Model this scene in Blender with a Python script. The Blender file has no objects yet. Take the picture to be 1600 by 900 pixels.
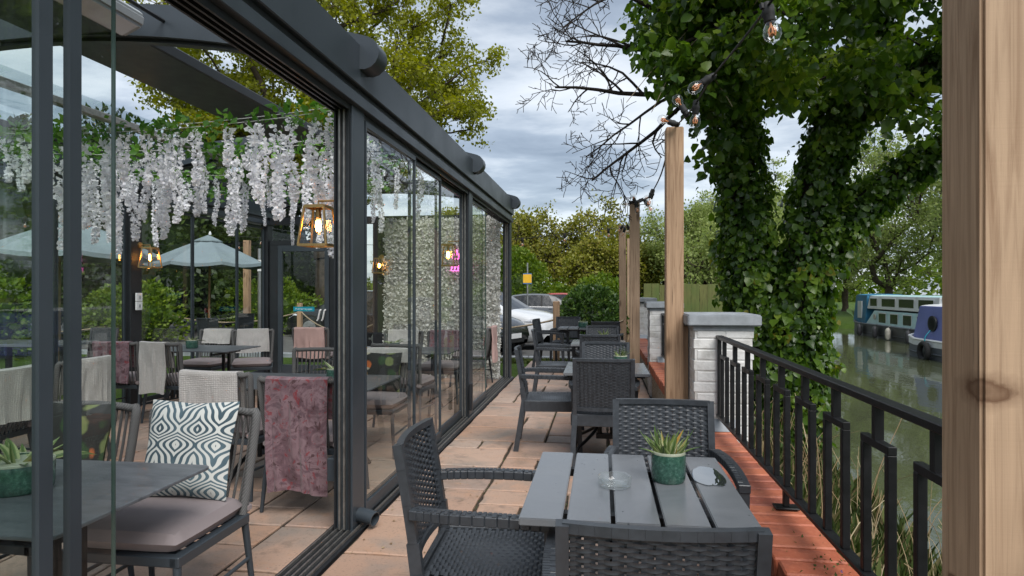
import bpy, bmesh, math, random
import numpy as np
from mathutils import Vector, Matrix
R = math.radians
PI = math.pi
random.seed(7)
scn = bpy.context.scene
COL = scn.collection

# ------------------------------------------------------------------ camera, sky, sun, exposure
cam_d = bpy.data.cameras.new('camera')
cam_d.sensor_width = 36.0
cam_d.lens = 22.5
cam_d.clip_start = 0.05
cam_d.clip_end = 2000
cam_d.shift_y = 0.00125
cam = bpy.data.objects.new('camera', cam_d)
COL.objects.link(cam)
cam.location = (0, 0, 1.42)
cam.rotation_euler = (R(90), 0, R(7.97))
scn.camera = cam

SUN_EL, SUN_AZ = R(50), R(152)          # azimuth measured clockwise from +Y
world = bpy.data.worlds.new('World')
scn.world = world
world.use_nodes = True
wt = world.node_tree
for n in list(wt.nodes):
    wt.nodes.remove(n)
def wn(t, **kw):
    n = wt.nodes.new(t)
    for k, v in kw.items():
        setattr(n, k, v)
    return n
w_out = wn('ShaderNodeOutputWorld')
w_sky = wn('ShaderNodeTexSky', sky_type='NISHITA')
w_sky.sun_disc = False
w_sky.sun_elevation = SUN_EL
w_sky.sun_rotation = SUN_AZ
w_bg = wn('ShaderNodeBackground')
w_bg.inputs['Strength'].default_value = 0.10
wt.links.new(w_sky.outputs[0], w_bg.inputs[0])
w_tc = wn('ShaderNodeTexCoord')
w_sep = wn('ShaderNodeSeparateXYZ')
wt.links.new(w_tc.outputs['Generated'], w_sep.inputs[0])
def wmath(op, a, b):
    n = wn('ShaderNodeMath', operation=op)
    for i, v in enumerate((a, b)):
        if isinstance(v, (int, float)):
            n.inputs[i].default_value = v
        else:
            wt.links.new(v, n.inputs[i])
    return n.outputs[0]
zz = wmath('ADD', wmath('MAXIMUM', w_sep.outputs[2], 0.0), 0.16)
w_cmb = wn('ShaderNodeCombineXYZ')
wt.links.new(wmath('DIVIDE', w_sep.outputs[0], zz), w_cmb.inputs[0])
wt.links.new(wmath('DIVIDE', w_sep.outputs[1], zz), w_cmb.inputs[1])
w_map = wn('ShaderNodeMapping')
w_map.inputs['Rotation'].default_value = (0, 0, R(25))
w_map.inputs['Location'].default_value = (3.1, 1.7, 0.4)
w_map.inputs['Scale'].default_value = (1.0, 1.35, 1.0)
wt.links.new(w_cmb.outputs[0], w_map.inputs[0])
w_no = wn('ShaderNodeTexNoise')
w_no.inputs['Scale'].default_value = 1.15
w_no.inputs['Detail'].default_value = 9
w_no.inputs['Roughness'].default_value = 0.57
w_no.inputs['Distortion'].default_value = 0.25
wt.links.new(w_map.outputs[0], w_no.inputs['Vector'])
w_rp = wn('ShaderNodeValToRGB')
els = w_rp.color_ramp.elements
els[0].position = 0.30; els[0].color = (0.195, 0.235, 0.295, 1)
els[1].position = 0.74; els[1].color = (0.90, 0.92, 0.94, 1)
e = els.new(0.44); e.color = (0.345, 0.40, 0.475, 1)
e = els.new(0.55); e.color = (0.63, 0.68, 0.735, 1)
wt.links.new(w_no.outputs[0], w_rp.inputs[0])
w_bg2 = wn('ShaderNodeBackground')
w_bg2.inputs['Strength'].default_value = 0.44
wt.links.new(w_rp.outputs[0], w_bg2.inputs[0])
w_mix = wn('ShaderNodeMixShader')
w_mix.inputs[0].default_value = 0.88
wt.links.new(w_bg.outputs[0], w_mix.inputs[1])
wt.links.new(w_bg2.outputs[0], w_mix.inputs[2])
wt.links.new(w_mix.outputs[0], w_out.inputs[0])

sun_d = bpy.data.lights.new('sun', 'SUN')
sun_d.energy = 1.5
sun_d.angle = R(42)
sun_d.color = (1.0, 0.975, 0.94)
sun = bpy.data.objects.new('sun', sun_d)
COL.objects.link(sun)
sdir = Vector((math.sin(SUN_AZ) * math.cos(SUN_EL), math.cos(SUN_AZ) * math.cos(SUN_EL), math.sin(SUN_EL)))
sun.rotation_euler = sdir.to_track_quat('Z', 'Y').to_euler()
sun.location = (0, 0, 30)

vs = scn.view_settings
vs.view_transform = 'Standard'
vs.look = 'None'
vs.exposure = 1.5
vs.gamma = 1.0
scn.render.engine = 'CYCLES'
scn.cycles.use_denoising = True
scn.cycles.max_bounces = 8
scn.cycles.diffuse_bounces = 3
scn.cycles.glossy_bounces = 4
scn.cycles.transmission_bounces = 6
scn.cycles.transparent_max_bounces = 16
scn.cycles.caustics_reflective = False
scn.cycles.caustics_refractive = False
scn.cycles.sample_clamp_indirect = 6.0

# ------------------------------------------------------------------ materials
class NT:
    def __init__(s, name):
        s.m = bpy.data.materials.new(name)
        s.m.use_nodes = True
        s.t = s.m.node_tree
        s.p = s.t.nodes['Principled BSDF']
        s.out = s.t.nodes['Material Output']
    def new(s, t, **kw):
        n = s.t.nodes.new(t)
        for k, v in kw.items():
            setattr(n, k, v)
        return n
    def set(s, sock, v):
        if hasattr(v, 'is_linked') or hasattr(v, 'links'):
            s.t.links.new(v, sock)
        else:
            if isinstance(v, (tuple, list)) and len(v) == 3 and sock.type == 'RGBA':
                v = (*v, 1)
            sock.default_value = v
    def coord(s, kind='Object', scale=(1, 1, 1), rnd=False):
        tc = s.new('ShaderNodeTexCoord')
        mp = s.new('ShaderNodeMapping')
        mp.inputs['Scale'].default_value = scale
        s.t.links.new(tc.outputs[kind], mp.inputs[0])
        if rnd:
            oi = s.new('ShaderNodeObjectInfo')
            mm = s.new('ShaderNodeMath', operation='MULTIPLY')
            mm.inputs[1].default_value = 37.0
            s.t.links.new(oi.outputs['Random'], mm.inputs[0])
            cb = s.new('ShaderNodeCombineXYZ')
            for i in range(3):
                s.t.links.new(mm.outputs[0], cb.inputs[i])
            s.t.links.new(cb.outputs[0], mp.inputs['Location'])
        return mp.outputs[0]
    def noise(s, vec, scale, detail=4, rough=0.55, dist=0.0):
        n = s.new('ShaderNodeTexNoise')
        s.t.links.new(vec, n.inputs['Vector'])
        n.inputs['Scale'].default_value = scale
        n.inputs['Detail'].default_value = detail
        n.inputs['Roughness'].default_value = rough
        n.inputs['Distortion'].default_value = dist
        return n.outputs[0]
    def vor(s, vec, scale, feature='F1', out='Distance'):
        n = s.new('ShaderNodeTexVoronoi', feature=feature)
        s.t.links.new(vec, n.inputs['Vector'])
        n.inputs['Scale'].default_value = scale
        return n.outputs[out]
    def ramp(s, fac, stops, interp='LINEAR'):
        n = s.new('ShaderNodeValToRGB')
        n.color_ramp.interpolation = interp
        el = n.color_ramp.elements
        el[0].position, el[0].color = stops[0][0], (*stops[0][1], 1)
        el[1].position, el[1].color = stops[-1][0], (*stops[-1][1], 1)
        for p, c in stops[1:-1]:
            q = el.new(p); q.color = (*c, 1)
        s.t.links.new(fac, n.inputs[0])
        return n.outputs[0]
    def mix(s, a, b, f, blend='MIX'):
        n = s.new('ShaderNodeMix', data_type='RGBA', blend_type=blend)
        s.set(n.inputs[0], f); s.set(n.inputs[6], a); s.set(n.inputs[7], b)
        return n.outputs[2]
    def math(s, op, a, b=0.0):
        n = s.new('ShaderNodeMath', operation=op)
        s.set(n.inputs[0], a); s.set(n.inputs[1], b)
        return n.outputs[0]
    def bump(s, h, strength=0.3, dist=0.01):
        n = s.new('ShaderNodeBump')
        n.inputs['Strength'].default_value = strength
        n.inputs['Distance'].default_value = dist
        s.t.links.new(h, n.inputs['Height'])
        s.t.links.new(n.outputs[0], s.p.inputs['Normal'])
    def objrand(s):
        return s.new('ShaderNodeObjectInfo').outputs['Random']
    def attr(s, name):
        return s.new('ShaderNodeAttribute', attribute_name=name).outputs['Fac']
    def P(s, **kw):
        for k, v in kw.items():
            s.set(s.p.inputs[k.replace('_', ' ')], v)
        return s.m

def simple(name, c, rough=0.5, metal=0.0, var=0.25, scale=8, bump=0.0, bscale=60, spec=0.5):
    n = NT(name)
    v = n.coord(rnd=True)
    f = n.noise(v, scale, 5)
    c2 = tuple(max(0, x * (1 - var)) for x in c)
    c3 = tuple(min(1, x * (1 + var)) for x in c)
    col = n.ramp(f, [(0.3, c2), (0.7, c3)])
    rr = n.math('MULTIPLY_ADD', f, 0.25)
    rr.node.inputs[2].default_value = max(0.0, rough - 0.12)
    n.P(Base_Color=col, Roughness=rr, Metallic=metal)
    n.p.inputs['Specular IOR Level'].default_value = spec
    if bump:
        n.bump(n.noise(v, bscale, 4), bump, 0.004)
    return n.m

MT = {}
MT['frame'] = simple('anthracite_aluminium', (0.036, 0.046, 0.056), 0.40, var=0.12, scale=3, bump=0.02, bscale=200)
MT['frame_dark'] = simple('dark_aluminium', (0.014, 0.016, 0.019), 0.45, var=0.15)
MT['track'] = simple('track_aluminium', (0.30, 0.29, 0.27), 0.38, metal=0.8, var=0.25, scale=20)
MT['black_iron'] = simple('black_painted_iron', (0.008, 0.008, 0.009), 0.42, var=0.4, scale=18, bump=0.15, bscale=70, spec=0.35)
MT['rattan'] = simple('charcoal_resin_rattan', (0.036, 0.041, 0.048), 0.36, var=0.22, scale=30, bump=0.05, bscale=250)
MT['rope'] = None
MT['rubber'] = simple('black_rubber', (0.010, 0.010, 0.010), 0.7)
MT['cable'] = simple('black_cable', (0.012, 0.012, 0.013), 0.5)
MT['white_plastic'] = simple('white_plastic', (0.75, 0.75, 0.74), 0.4, var=0.05)
MT['grey_plastic'] = simple('grey_plastic', (0.30, 0.32, 0.33), 0.45, var=0.06)
MT['brass'] = simple('aged_brass', (0.45, 0.30, 0.13), 0.38, metal=0.9, var=0.2, scale=25)
MT['steel'] = simple('brushed_steel', (0.50, 0.50, 0.50), 0.33, metal=0.9, var=0.1)
MT['stone_cap'] = simple('grey_stone_cap', (0.27, 0.29, 0.31), 0.6, var=0.25, scale=9, bump=0.25, bscale=90)
MT['white_wire'] = simple('white_wire', (0.62, 0.62, 0.60), 0.5, var=0.05)
MT['bark'] = simple('bark', (0.075, 0.060, 0.045), 0.9, var=0.45, scale=6, bump=0.8, bscale=18, spec=0.2)
MT['bark_dark'] = simple('dark_bark', (0.032, 0.026, 0.022), 0.9, var=0.4, scale=8, bump=0.6, bscale=20, spec=0.2)
MT['seat_fabric'] = simple('mauve_seat_fabric', (0.265, 0.225, 0.225), 0.75, var=0.10, scale=5, bump=0.10, bscale=400, spec=0.25)
MT['soil'] = simple('soil', (0.03, 0.022, 0.016), 0.95, bump=0.6, bscale=60)
MT['rope_fence'] = simple('hemp_rope', (0.30, 0.235, 0.16), 0.9, var=0.25, scale=30, bump=0.5, bscale=120)
MT['parasol'] = simple('slate_parasol_canvas', (0.17, 0.215, 0.235), 0.8, var=0.10, scale=3, bump=0.08, bscale=300)
MT['pole_wood'] = simple('varnished_wood_pole', (0.30, 0.15, 0.065), 0.45, var=0.2)
MT['dark_glass'] = simple('tinted_car_glass', (0.018, 0.020, 0.022), 0.08, var=0.1)
MT['tyre'] = simple('tyre_rubber', (0.016, 0.016, 0.016), 0.8)
MT['red_lens'] = simple('red_lens', (0.35, 0.012, 0.012), 0.2)
MT['headlight'] = simple('headlight_lens', (0.55, 0.57, 0.60), 0.10, var=0.3, scale=30)
MT['asphalt'] = simple('asphalt', (0.10, 0.098, 0.095), 0.85, var=0.3, scale=4, bump=0.4, bscale=120)
MT['pink_cloth'] = simple('pink_throw_fabric', (0.47, 0.32, 0.29), 0.9, var=0.10, scale=6, bump=0.5, bscale=160, spec=0.2)

def carpaint(name, c, rough=0.22, coat=0.6):
    n = NT(name)
    n.P(Base_Color=c, Roughness=rough)
    n.p.inputs['Coat Weight'].default_value = coat
    n.p.inputs['Coat Roughness'].default_value = 0.05
    return n.m
MT['car_white'] = carpaint('white_car_paint', (0.62, 0.63, 0.64))
MT['car_silver'] = carpaint('silver_car_paint', (0.42, 0.43, 0.45))
MT['car_grey'] = carpaint('grey_car_paint', (0.085, 0.092, 0.10))
MT['car_black'] = carpaint('black_car_paint', (0.012, 0.013, 0.015))
MT['car_red'] = carpaint('red_car_paint', (0.35, 0.03, 0.02))
MT['boat_black'] = simple('boat_hull_black', (0.030, 0.032, 0.036), 0.45, var=0.45, scale=2.5)
MT['boat_grey'] = simple('boat_hull_grey', (0.085, 0.095, 0.11), 0.5, var=0.35, scale=2.0)
MT['boat_teal'] = simple('pale_turquoise_boat_paint', (0.42, 0.62, 0.63), 0.4, var=0.12, scale=2)
MT['boat_white'] = simple('boat_white_paint', (0.66, 0.67, 0.68), 0.4, var=0.10, scale=2)
MT['boat_blue'] = simple('boat_periwinkle_paint', (0.145, 0.17, 0.40), 0.4, var=0.10, scale=2)
MT['boat_canvas'] = simple('boat_blue_canvas', (0.03, 0.17, 0.30), 0.6, var=0.3, scale=3)
MT['fender'] = simple('fender_rubber', (0.05, 0.05, 0.055), 0.5)
MT['fender_white'] = simple('fender_white', (0.50, 0.47, 0.40), 0.5)

def glass_mat(name, tint, refl=1.0):
    n = NT(name)
    n.t.nodes.remove(n.p)
    tr = n.new('ShaderNodeBsdfTransparent'); tr.inputs[0].default_value = (*tint, 1)
    gl = n.new('ShaderNodeBsdfGlossy'); gl.inputs['Roughness'].default_value = 0.0
    gl.inputs[0].default_value = (refl, refl, refl, 1)
    fr = n.new('ShaderNodeFresnel'); fr.inputs[0].default_value = 1.52
    ge = n.new('ShaderNodeNewGeometry')
    io = n.math('SUBTRACT', 1.52, n.math('MULTIPLY', ge.outputs['Backfacing'], 1.52 - 1 / 1.52))
    n.t.links.new(io, fr.inputs[0])
    mx = n.new('ShaderNodeMixShader')
    n.t.links.new(fr.outputs[0], mx.inputs[0])
    n.t.links.new(tr.outputs[0], mx.inputs[1])
    n.t.links.new(gl.outputs[0], mx.inputs[2])
    n.t.links.new(mx.outputs[0], n.out.inputs[0])
    return n.m
MT['glass'] = glass_mat('clear_sliding_glass', (0.92, 0.955, 0.935))
MT['glass_roof'] = glass_mat('tinted_roof_glass', (0.80, 0.85, 0.87))
MT['glass_clear'] = glass_mat('lantern_glass', (0.93, 0.93, 0.92))
MT['glass_edge'] = simple('green_glass_edge', (0.045, 0.075, 0.065), 0.2)
def solid_glass():
    n = NT('solid_glass')
    n.P(Base_Color=(0.97, 0.98, 0.98), Roughness=0.02, IOR=1.45)
    n.p.inputs['Transmission Weight'].default_value = 1.0
    return n.m
MT['ashtray'] = glass_mat('pressed_glass', (0.90, 0.92, 0.92))
def frosted(m, amt):
    t = m.node_tree; out = t.nodes['Material Output']; old = out.inputs[0].links[0].from_socket
    d = t.nodes.new('ShaderNodeBsdfDiffuse'); d.inputs[0].default_value = (.85, .87, .88, 1)
    x = t.nodes.new('ShaderNodeMixShader'); x.inputs[0].default_value = amt
    t.links.new(old, x.inputs[1]); t.links.new(d.outputs[0], x.inputs[2]); t.links.new(x.outputs[0], out.inputs[0])
frosted(MT['ashtray'], .06)

def emit(name, c, s):
    n = NT(name)
    n.P(Base_Color=c, Roughness=0.4)
    n.p.inputs['Emission Color'].default_value = (*c, 1)
    n.p.inputs['Emission Strength'].default_value = s
    return n.m
MT['filament'] = emit('glowing_filament', (1.0, 0.42, 0.08), 28)
MT['lamp_glow'] = emit('amber_bulb', (1.0, 0.36, 0.06), 2.2)
MT['neon'] = emit('pink_neon', (1.0, 0.14, 0.62), 1.5)
MT['filament_off'] = simple('copper_filament', (0.62, 0.25, 0.10), 0.4, var=0.3)

def m_rope():
    n = NT('grey_braided_rope')
    v = n.coord()
    w = n.new('ShaderNodeTexWave', bands_direction='DIAGONAL')
    n.t.links.new(v, w.inputs[0])
    w.inputs['Scale'].default_value = 45
    w.inputs['Distortion'].default_value = 1.5
    f = n.noise(v, 120, 3)
    col = n.mix(n.ramp(w.outputs[1], [(0.0, (0.052, 0.052, 0.053)), (1.0, (0.125, 0.123, 0.12))]), (0.16, 0.16, 0.155), n.math('MULTIPLY', f, 0.5))
    n.P(Base_Color=col, Roughness=0.85)
    n.bump(w.outputs[0] if w.outputs[0].type == 'VALUE' else w.outputs[1], 0.5, 0.004)
    return n.m
MT['rope'] = m_rope()

def m_wood(name, base, dark, scale=1.0, knots=True, weather=None, knot_at=()):
    n = NT(name)
    v = n.coord(rnd=True)
    st = n.coord(scale=(26 * scale, 26 * scale, 1.1 * scale), rnd=True)
    g = n.noise(st, 2.2, 6, 0.6, 1.0)
    col = n.ramp(g, [(0.28, dark), (0.5, base), (0.75, tuple(min(1, c * 1.22) for c in base))])
    big = n.noise(v, 2.2, 3)
    col = n.mix(col, tuple(c * 0.72 for c in base), n.math('MULTIPLY', n.math('SUBTRACT', big, 0.42), 1.4))
    if knots:
        kv = n.coord(scale=(7, 7, 2.1), rnd=True)
        kd = n.vor(kv, 1.0)
        kf = n.ramp(kd, [(0.09, (1, 1, 1)), (0.20, (0, 0, 0))])
        col = n.mix(col, tuple(c * 0.42 for c in dark), n.math('MULTIPLY', kf, 0.75))
    for (kx, ky, kz, kr) in knot_at:
        pv = n.new('ShaderNodeVectorMath', operation='SUBTRACT'); n.t.links.new(n.coord(), pv.inputs[0]); pv.inputs[1].default_value = (kx, ky, kz)
        ps = n.new('ShaderNodeVectorMath', operation='MULTIPLY'); n.t.links.new(pv.outputs[0], ps.inputs[0]); ps.inputs[1].default_value = (1 / kr, 1 / kr, 2.3 / kr)
        pl_ = n.new('ShaderNodeVectorMath', operation='LENGTH'); n.t.links.new(ps.outputs[0], pl_.inputs[0])
        dk = n.math('ADD', pl_.outputs['Value'], n.math('MULTIPLY', n.math('SUBTRACT', n.noise(n.coord(), 30, 4), .5), .7))
        rg_ = n.ramp(dk, [(0.0, (.85, .85, .85)), (0.30, (.70, .70, .70)), (0.48, (.92, .92, .92)), (0.62, (.40, .40, .40)), (0.85, (.15, .15, .15)), (1.0, (0, 0, 0))])
        col = n.mix(col, (0.125, 0.062, 0.032), rg_)
    if weather:
        wv = n.noise(v, 1.3, 5)
        col = n.mix(col, weather, n.ramp(wv, [(0.42, (0, 0, 0)), (0.62, (0.75, 0.75, 0.75))]))
    ck = n.noise(n.coord(scale=(75, 75, 1.6), rnd=True), 1.0, 3, .5, .3)
    col = n.mix(col, tuple(c * 0.22 for c in dark), n.ramp(ck, [(0.27, (.85, .85, .85)), (0.33, (0, 0, 0))]))
    saw = n.noise(n.coord(scale=(3, 3, 240)), 1.0, 2)
    h = n.math('ADD', g, n.math('MULTIPLY', saw, 0.16))
    n.P(Base_Color=col, Roughness=0.72)
    n.p.inputs['Specular IOR Level'].default_value = 0.3
    n.bump(h, 0.35, 0.004)
    return n.m
MT['post_wood'] = m_wood('sawn_timber_post', (0.38, 0.25, 0.155), (0.20, 0.115, 0.065))
MT['post_wood_knot'] = m_wood('knotted_timber_post', (0.46, 0.315, 0.205), (0.26, 0.155, 0.09), knot_at=[(-.065, -.068, .80, .085), (-.02, -.066, 1.62, .03), (-.066, .02, .45, .028), (.01, -.066, 1.90, .022)])
MT['post_wood_grey'] = m_wood('weathered_timber', (0.34, 0.235, 0.155), (0.18, 0.112, 0.068))
MT['fence_wood'] = m_wood('mossy_fence_board', (0.16, 0.165, 0.055), (0.075, 0.07, 0.03), knots=False, weather=(0.10, 0.15, 0.04))

def m_slab():
    n = NT('riven_sandstone')
    v = n.coord('Object', rnd=True)
    f1 = n.noise(v, 1.7, 6, 0.6, 0.6)
    f2 = n.noise(v, 7.0, 6, 0.65)
    f3 = n.noise(v, 70, 3)
    tone = n.ramp(n.objrand(), [(0.0, (0.36, 0.225, 0.165)), (0.25, (0.47, 0.325, 0.245)), (0.5, (0.33, 0.235, 0.19)), (0.75, (0.44, 0.275, 0.19)), (1.0, (0.41, 0.31, 0.25))])
    col = n.mix(tone, (0.25, 0.215, 0.185), n.ramp(f1, [(0.48, (0, 0, 0)), (0.66, (0.85, 0.85, 0.85))]))
    col = n.mix(col, (0.45, 0.235, 0.12), n.ramp(f2, [(0.55, (0, 0, 0)), (0.78, (0.55, 0.55, 0.55))]))
    col = n.mix(col, (0.13, 0.10, 0.08), n.ramp(f2, [(0.25, (0.7, 0.7, 0.7)), (0.41, (0, 0, 0))]))
    wn_ = n.noise(n.coord('Object', rnd=True), 3.6, 8, .7, 1.2)
    col = n.mix(col, (0.20, 0.15, 0.115), n.ramp(wn_, [(0.56, (0, 0, 0)), (0.66, (0.55, 0.55, 0.55)), (0.74, (0.1, 0.1, 0.1))]))
    spk = n.ramp(f3, [(0.32, (0.9, 0.9, 0.9)), (0.42, (0, 0, 0))])
    col = n.mix(col, (0.13, 0.105, 0.085), n.math('MULTIPLY', spk, 0.5))
    n.P(Base_Color=col, Roughness=n.ramp(f1, [(0.3, (0.42, 0.42, 0.42)), (0.7, (0.62, 0.62, 0.62))]))
    n.bump(n.math('ADD', f2, n.math('MULTIPLY', f3, 0.25)), 0.4, 0.008)
    return n.m
MT['slab'] = m_slab()
def m_joint():
    n = NT('mossy_joint')
    v = n.coord()
    f = n.noise(v, 5, 5)
    n.P(Base_Color=n.ramp(f, [(0.35, (0.028, 0.020, 0.014)), (0.58, (0.05, 0.037, 0.024)), (0.72, (0.045, 0.055, 0.012))]), Roughness=0.95)
    n.bump(n.noise(v, 90, 4), 0.8, 0.01)
    return n.m
MT['joint'] = m_joint()
def m_brick():
    n = NT('red_coping_brick')
    v = n.coord(rnd=True)
    f = n.noise(v, 14, 5, 0.65)
    tone = n.ramp(n.objrand(), [(0.0, (0.37, 0.095, 0.045)), (0.35, (0.45, 0.14, 0.070)), (0.7, (0.40, 0.115, 0.058)), (1.0, (0.27, 0.075, 0.045))])
    col = n.mix(tone, (0.17, 0.055, 0.035), n.ramp(f, [(0.5, (0, 0, 0)), (0.75, (0.7, 0.7, 0.7))]))
    col = n.mix(col, (0.52, 0.20, 0.11), n.ramp(n.noise(v, 40, 3), [(0.55, (0, 0, 0)), (0.8, (0.6, 0.6, 0.6))]))
    n.P(Base_Color=col, Roughness=0.6)
    n.bump(n.noise(v, 80, 4), 0.4, 0.005)
    return n.m
MT['brick'] = m_brick()
MT['mortar'] = simple('dark_mortar', (0.050, 0.036, 0.030), 0.95, bump=0.5, bscale=120)
def m_whitebrick():
    n = NT('white_painted_brick')
    v = n.coord(rnd=True)
    f = n.noise(v, 6, 5, 0.6)
    col = n.ramp(f, [(0.25, (0.46, 0.44, 0.41)), (0.5, (0.66, 0.655, 0.64)), (0.75, (0.72, 0.715, 0.70))])
    gv = n.new('ShaderNodeNewGeometry').outputs['Position']
    col = n.mix(col, (0.30, 0.29, 0.24), n.ramp(n.noise(gv, 5.5, 6, .65), [(0.52, (0, 0, 0)), (0.72, (.6, .6, .6))]))
    n.P(Base_Color=col, Roughness=0.6)
    n.bump(n.noise(v, 55, 5), 0.45, 0.006)
    return n.m
MT['white_brick'] = m_whitebrick()
def m_pebble():
    n = NT('pebbledash_render')
    v = n.coord()
    d = n.vor(v, 85)
    c = n.new('ShaderNodeTexVoronoi'); n.t.links.new(v, c.inputs['Vector']); c.inputs['Scale'].default_value = 85
    sp = n.new('ShaderNodeSeparateColor'); n.t.links.new(c.outputs['Color'], sp.inputs[0])
    col = n.ramp(sp.outputs[0], [(0.0, (0.16, 0.12, 0.08)), (0.4, (0.33, 0.27, 0.19)), (0.75, (0.46, 0.42, 0.34)), (1.0, (0.58, 0.55, 0.48))])
    n.P(Base_Color=col, Roughness=0.85)
    n.bump(n.math('SUBTRACT', 1.0, d), 0.9, 0.01)
    return n.m
MT['pebble'] = m_pebble()
def m_grass():
    n = NT('meadow_grass')
    v = n.coord()
    f = n.noise(v, 0.5, 6, 0.6)
    f2 = n.noise(v, 22, 4, 0.7)
    col = n.ramp(f, [(0.3, (0.045, 0.090, 0.013)), (0.55, (0.075, 0.135, 0.018)), (0.75, (0.12, 0.155, 0.035))])
    col = n.mix(col, (0.035, 0.055, 0.010), n.ramp(f2, [(0.35, (0.8, 0.8, 0.8)), (0.6, (0, 0, 0))]))
    n.P(Base_Color=col, Roughness=0.9)
    n.p.inputs['Specular IOR Level'].default_value = 0.2
    n.bump(f2, 1.0, 0.06)
    return n.m
MT['grass'] = m_grass()
def m_water():
    n = NT('canal_water')
    v = n.coord(scale=(1, 0.55, 1))
    f = n.math('ADD', n.noise(v, 2.6, 4, 0.55, 0.6), n.math('MULTIPLY', n.noise(v, 0.7, 2), 1.2))
    n.P(Base_Color=(0.068, 0.078, 0.042), Roughness=0.03, IOR=1.33)
    n.p.inputs['Specular IOR Level'].default_value = 0.75
    n.bump(f, 0.085, 0.05)
    return n.m
MT['water'] = m_water()
def leaf_mat(name, stops, rough=0.5, trans=0.35, spec=0.4):
    n = NT(name)
    r = n.attr('rnd')
    col = n.ramp(r, stops)
    n.P(Base_Color=col, Roughness=rough)
    n.p.inputs['Specular IOR Level'].default_value = spec
    tl = n.new('ShaderNodeBsdfTranslucent')
    hs = n.new('ShaderNodeHueSaturation')
    hs.inputs['Value'].default_value = 1.5
    hs.inputs['Saturation'].default_value = 1.1
    n.t.links.new(col, hs.inputs['Color'])
    n.t.links.new(hs.outputs[0], tl.inputs[0])
    mx = n.new('ShaderNodeMixShader'); mx.inputs[0].default_value = trans
    n.t.links.new(n.p.outputs[0], mx.inputs[1]); n.t.links.new(tl.outputs[0], mx.inputs[2])
    n.t.links.new(mx.outputs[0], n.out.inputs[0])
    return n.m
MT['ivy'] = leaf_mat('ivy_leaf', [(0, (0.034, 0.078, 0.012)), (0.4, (0.085, 0.160, 0.020)), (0.75, (0.155, 0.25, 0.030)), (0.965, (0.26, 0.34, 0.05)), (1.0, (0.26, 0.16, 0.03))], 0.28, 0.46, 0.5)
MT['lime_leaf'] = leaf_mat('spring_maple_leaf', [(0, (0.12, 0.145, 0.010)), (0.5, (0.22, 0.24, 0.014)), (1, (0.32, 0.32, 0.028))], 0.5, 0.45)
MT['olive_leaf'] = leaf_mat('olive_spring_leaf', [(0, (0.115, 0.135, 0.018)), (0.5, (0.225, 0.235, 0.034)), (0.85, (0.31, 0.28, 0.05)), (1, (0.33, 0.22, 0.08))], 0.55, 0.4)
MT['hedge_leaf'] = leaf_mat('hedge_leaf', [(0, (0.050, 0.095, 0.010)), (0.5, (0.11, 0.18, 0.016)), (1, (0.19, 0.25, 0.025))], 0.5, 0.35)
MT['laurel_leaf'] = leaf_mat('laurel_leaf', [(0, (0.022, 0.050, 0.012)), (0.6, (0.050, 0.10, 0.020)), (1, (0.12, 0.18, 0.03))], 0.35, 0.25, 0.5)
MT['dark_leaf'] = leaf_mat('dark_evergreen_leaf', [(0, (0.018, 0.034, 0.012)), (0.6, (0.040, 0.068, 0.020)), (1, (0.095, 0.145, 0.03))], 0.5, 0.25)
MT['willow_leaf'] = leaf_mat('pale_willow_leaf', [(0, (0.15, 0.20, 0.055)), (0.6, (0.26, 0.32, 0.095)), (1, (0.38, 0.42, 0.16))], 0.55, 0.45)
MT['petal'] = leaf_mat('white_silk_petal', [(0, (0.72, 0.725, 0.77)), (0.4, (0.83, 0.835, 0.86)), (1, (0.90, 0.905, 0.915))], 0.7, 0.35, 0.2)
MT['rose'] = leaf_mat('white_silk_rose', [(0, (0.50, 0.50, 0.45)), (0.4, (0.68, 0.68, 0.64)), (1, (0.80, 0.80, 0.77))], 0.7, 0.25, 0.2)
MT['silk_leaf'] = leaf_mat('silk_green_leaf', [(0, (0.045, 0.13, 0.016)), (0.6, (0.09, 0.23, 0.03)), (1, (0.18, 0.33, 0.06))], 0.5, 0.35)
MT['blade'] = leaf_mat('bank_grass_blade', [(0, (0.045, 0.075, 0.014)), (0.5, (0.10, 0.125, 0.03)), (0.75, (0.24, 0.19, 0.09)), (1, (0.36, 0.28, 0.15))], 0.7, 0.3)
MT['stalk'] = leaf_mat('dry_stalk', [(0, (0.20, 0.13, 0.065)), (0.6, (0.36, 0.27, 0.15)), (1, (0.50, 0.41, 0.26))], 0.8, 0.1)
MT['purple'] = leaf_mat('purple_flower', [(0, (0.36, 0.22, 0.50)), (1, (0.62, 0.50, 0.70))], 0.6, 0.3)
MT['agave'] = leaf_mat('striped_succulent_leaf', [(0, (0.060, 0.105, 0.020)), (0.7, (0.115, 0.165, 0.035)), (1, (0.30, 0.19, 0.04))], 0.4, 0.15)

def m_agave_obj():
    n = NT('succulent_blade')
    v = n.coord()
    sp = n.new('ShaderNodeSeparateXYZ'); n.t.links.new(v, sp.inputs[0])
    ed = n.math('ABSOLUTE', sp.outputs[0])
    col = n.ramp(n.objrand(), [(0, (0.05, 0.10, 0.022)), (0.6, (0.11, 0.17, 0.04)), (0.9, (0.16, 0.20, 0.055)), (1, (0.36, 0.20, 0.04))])
    col = n.mix(col, (0.33, 0.36, 0.17), n.ramp(ed, [(0.0045, (0, 0, 0)), (0.0075, (0.8, 0.8, 0.8))]))
    n.P(Base_Color=col, Roughness=0.4)
    return n.m
MT['agave_blade'] = m_agave_obj()

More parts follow.
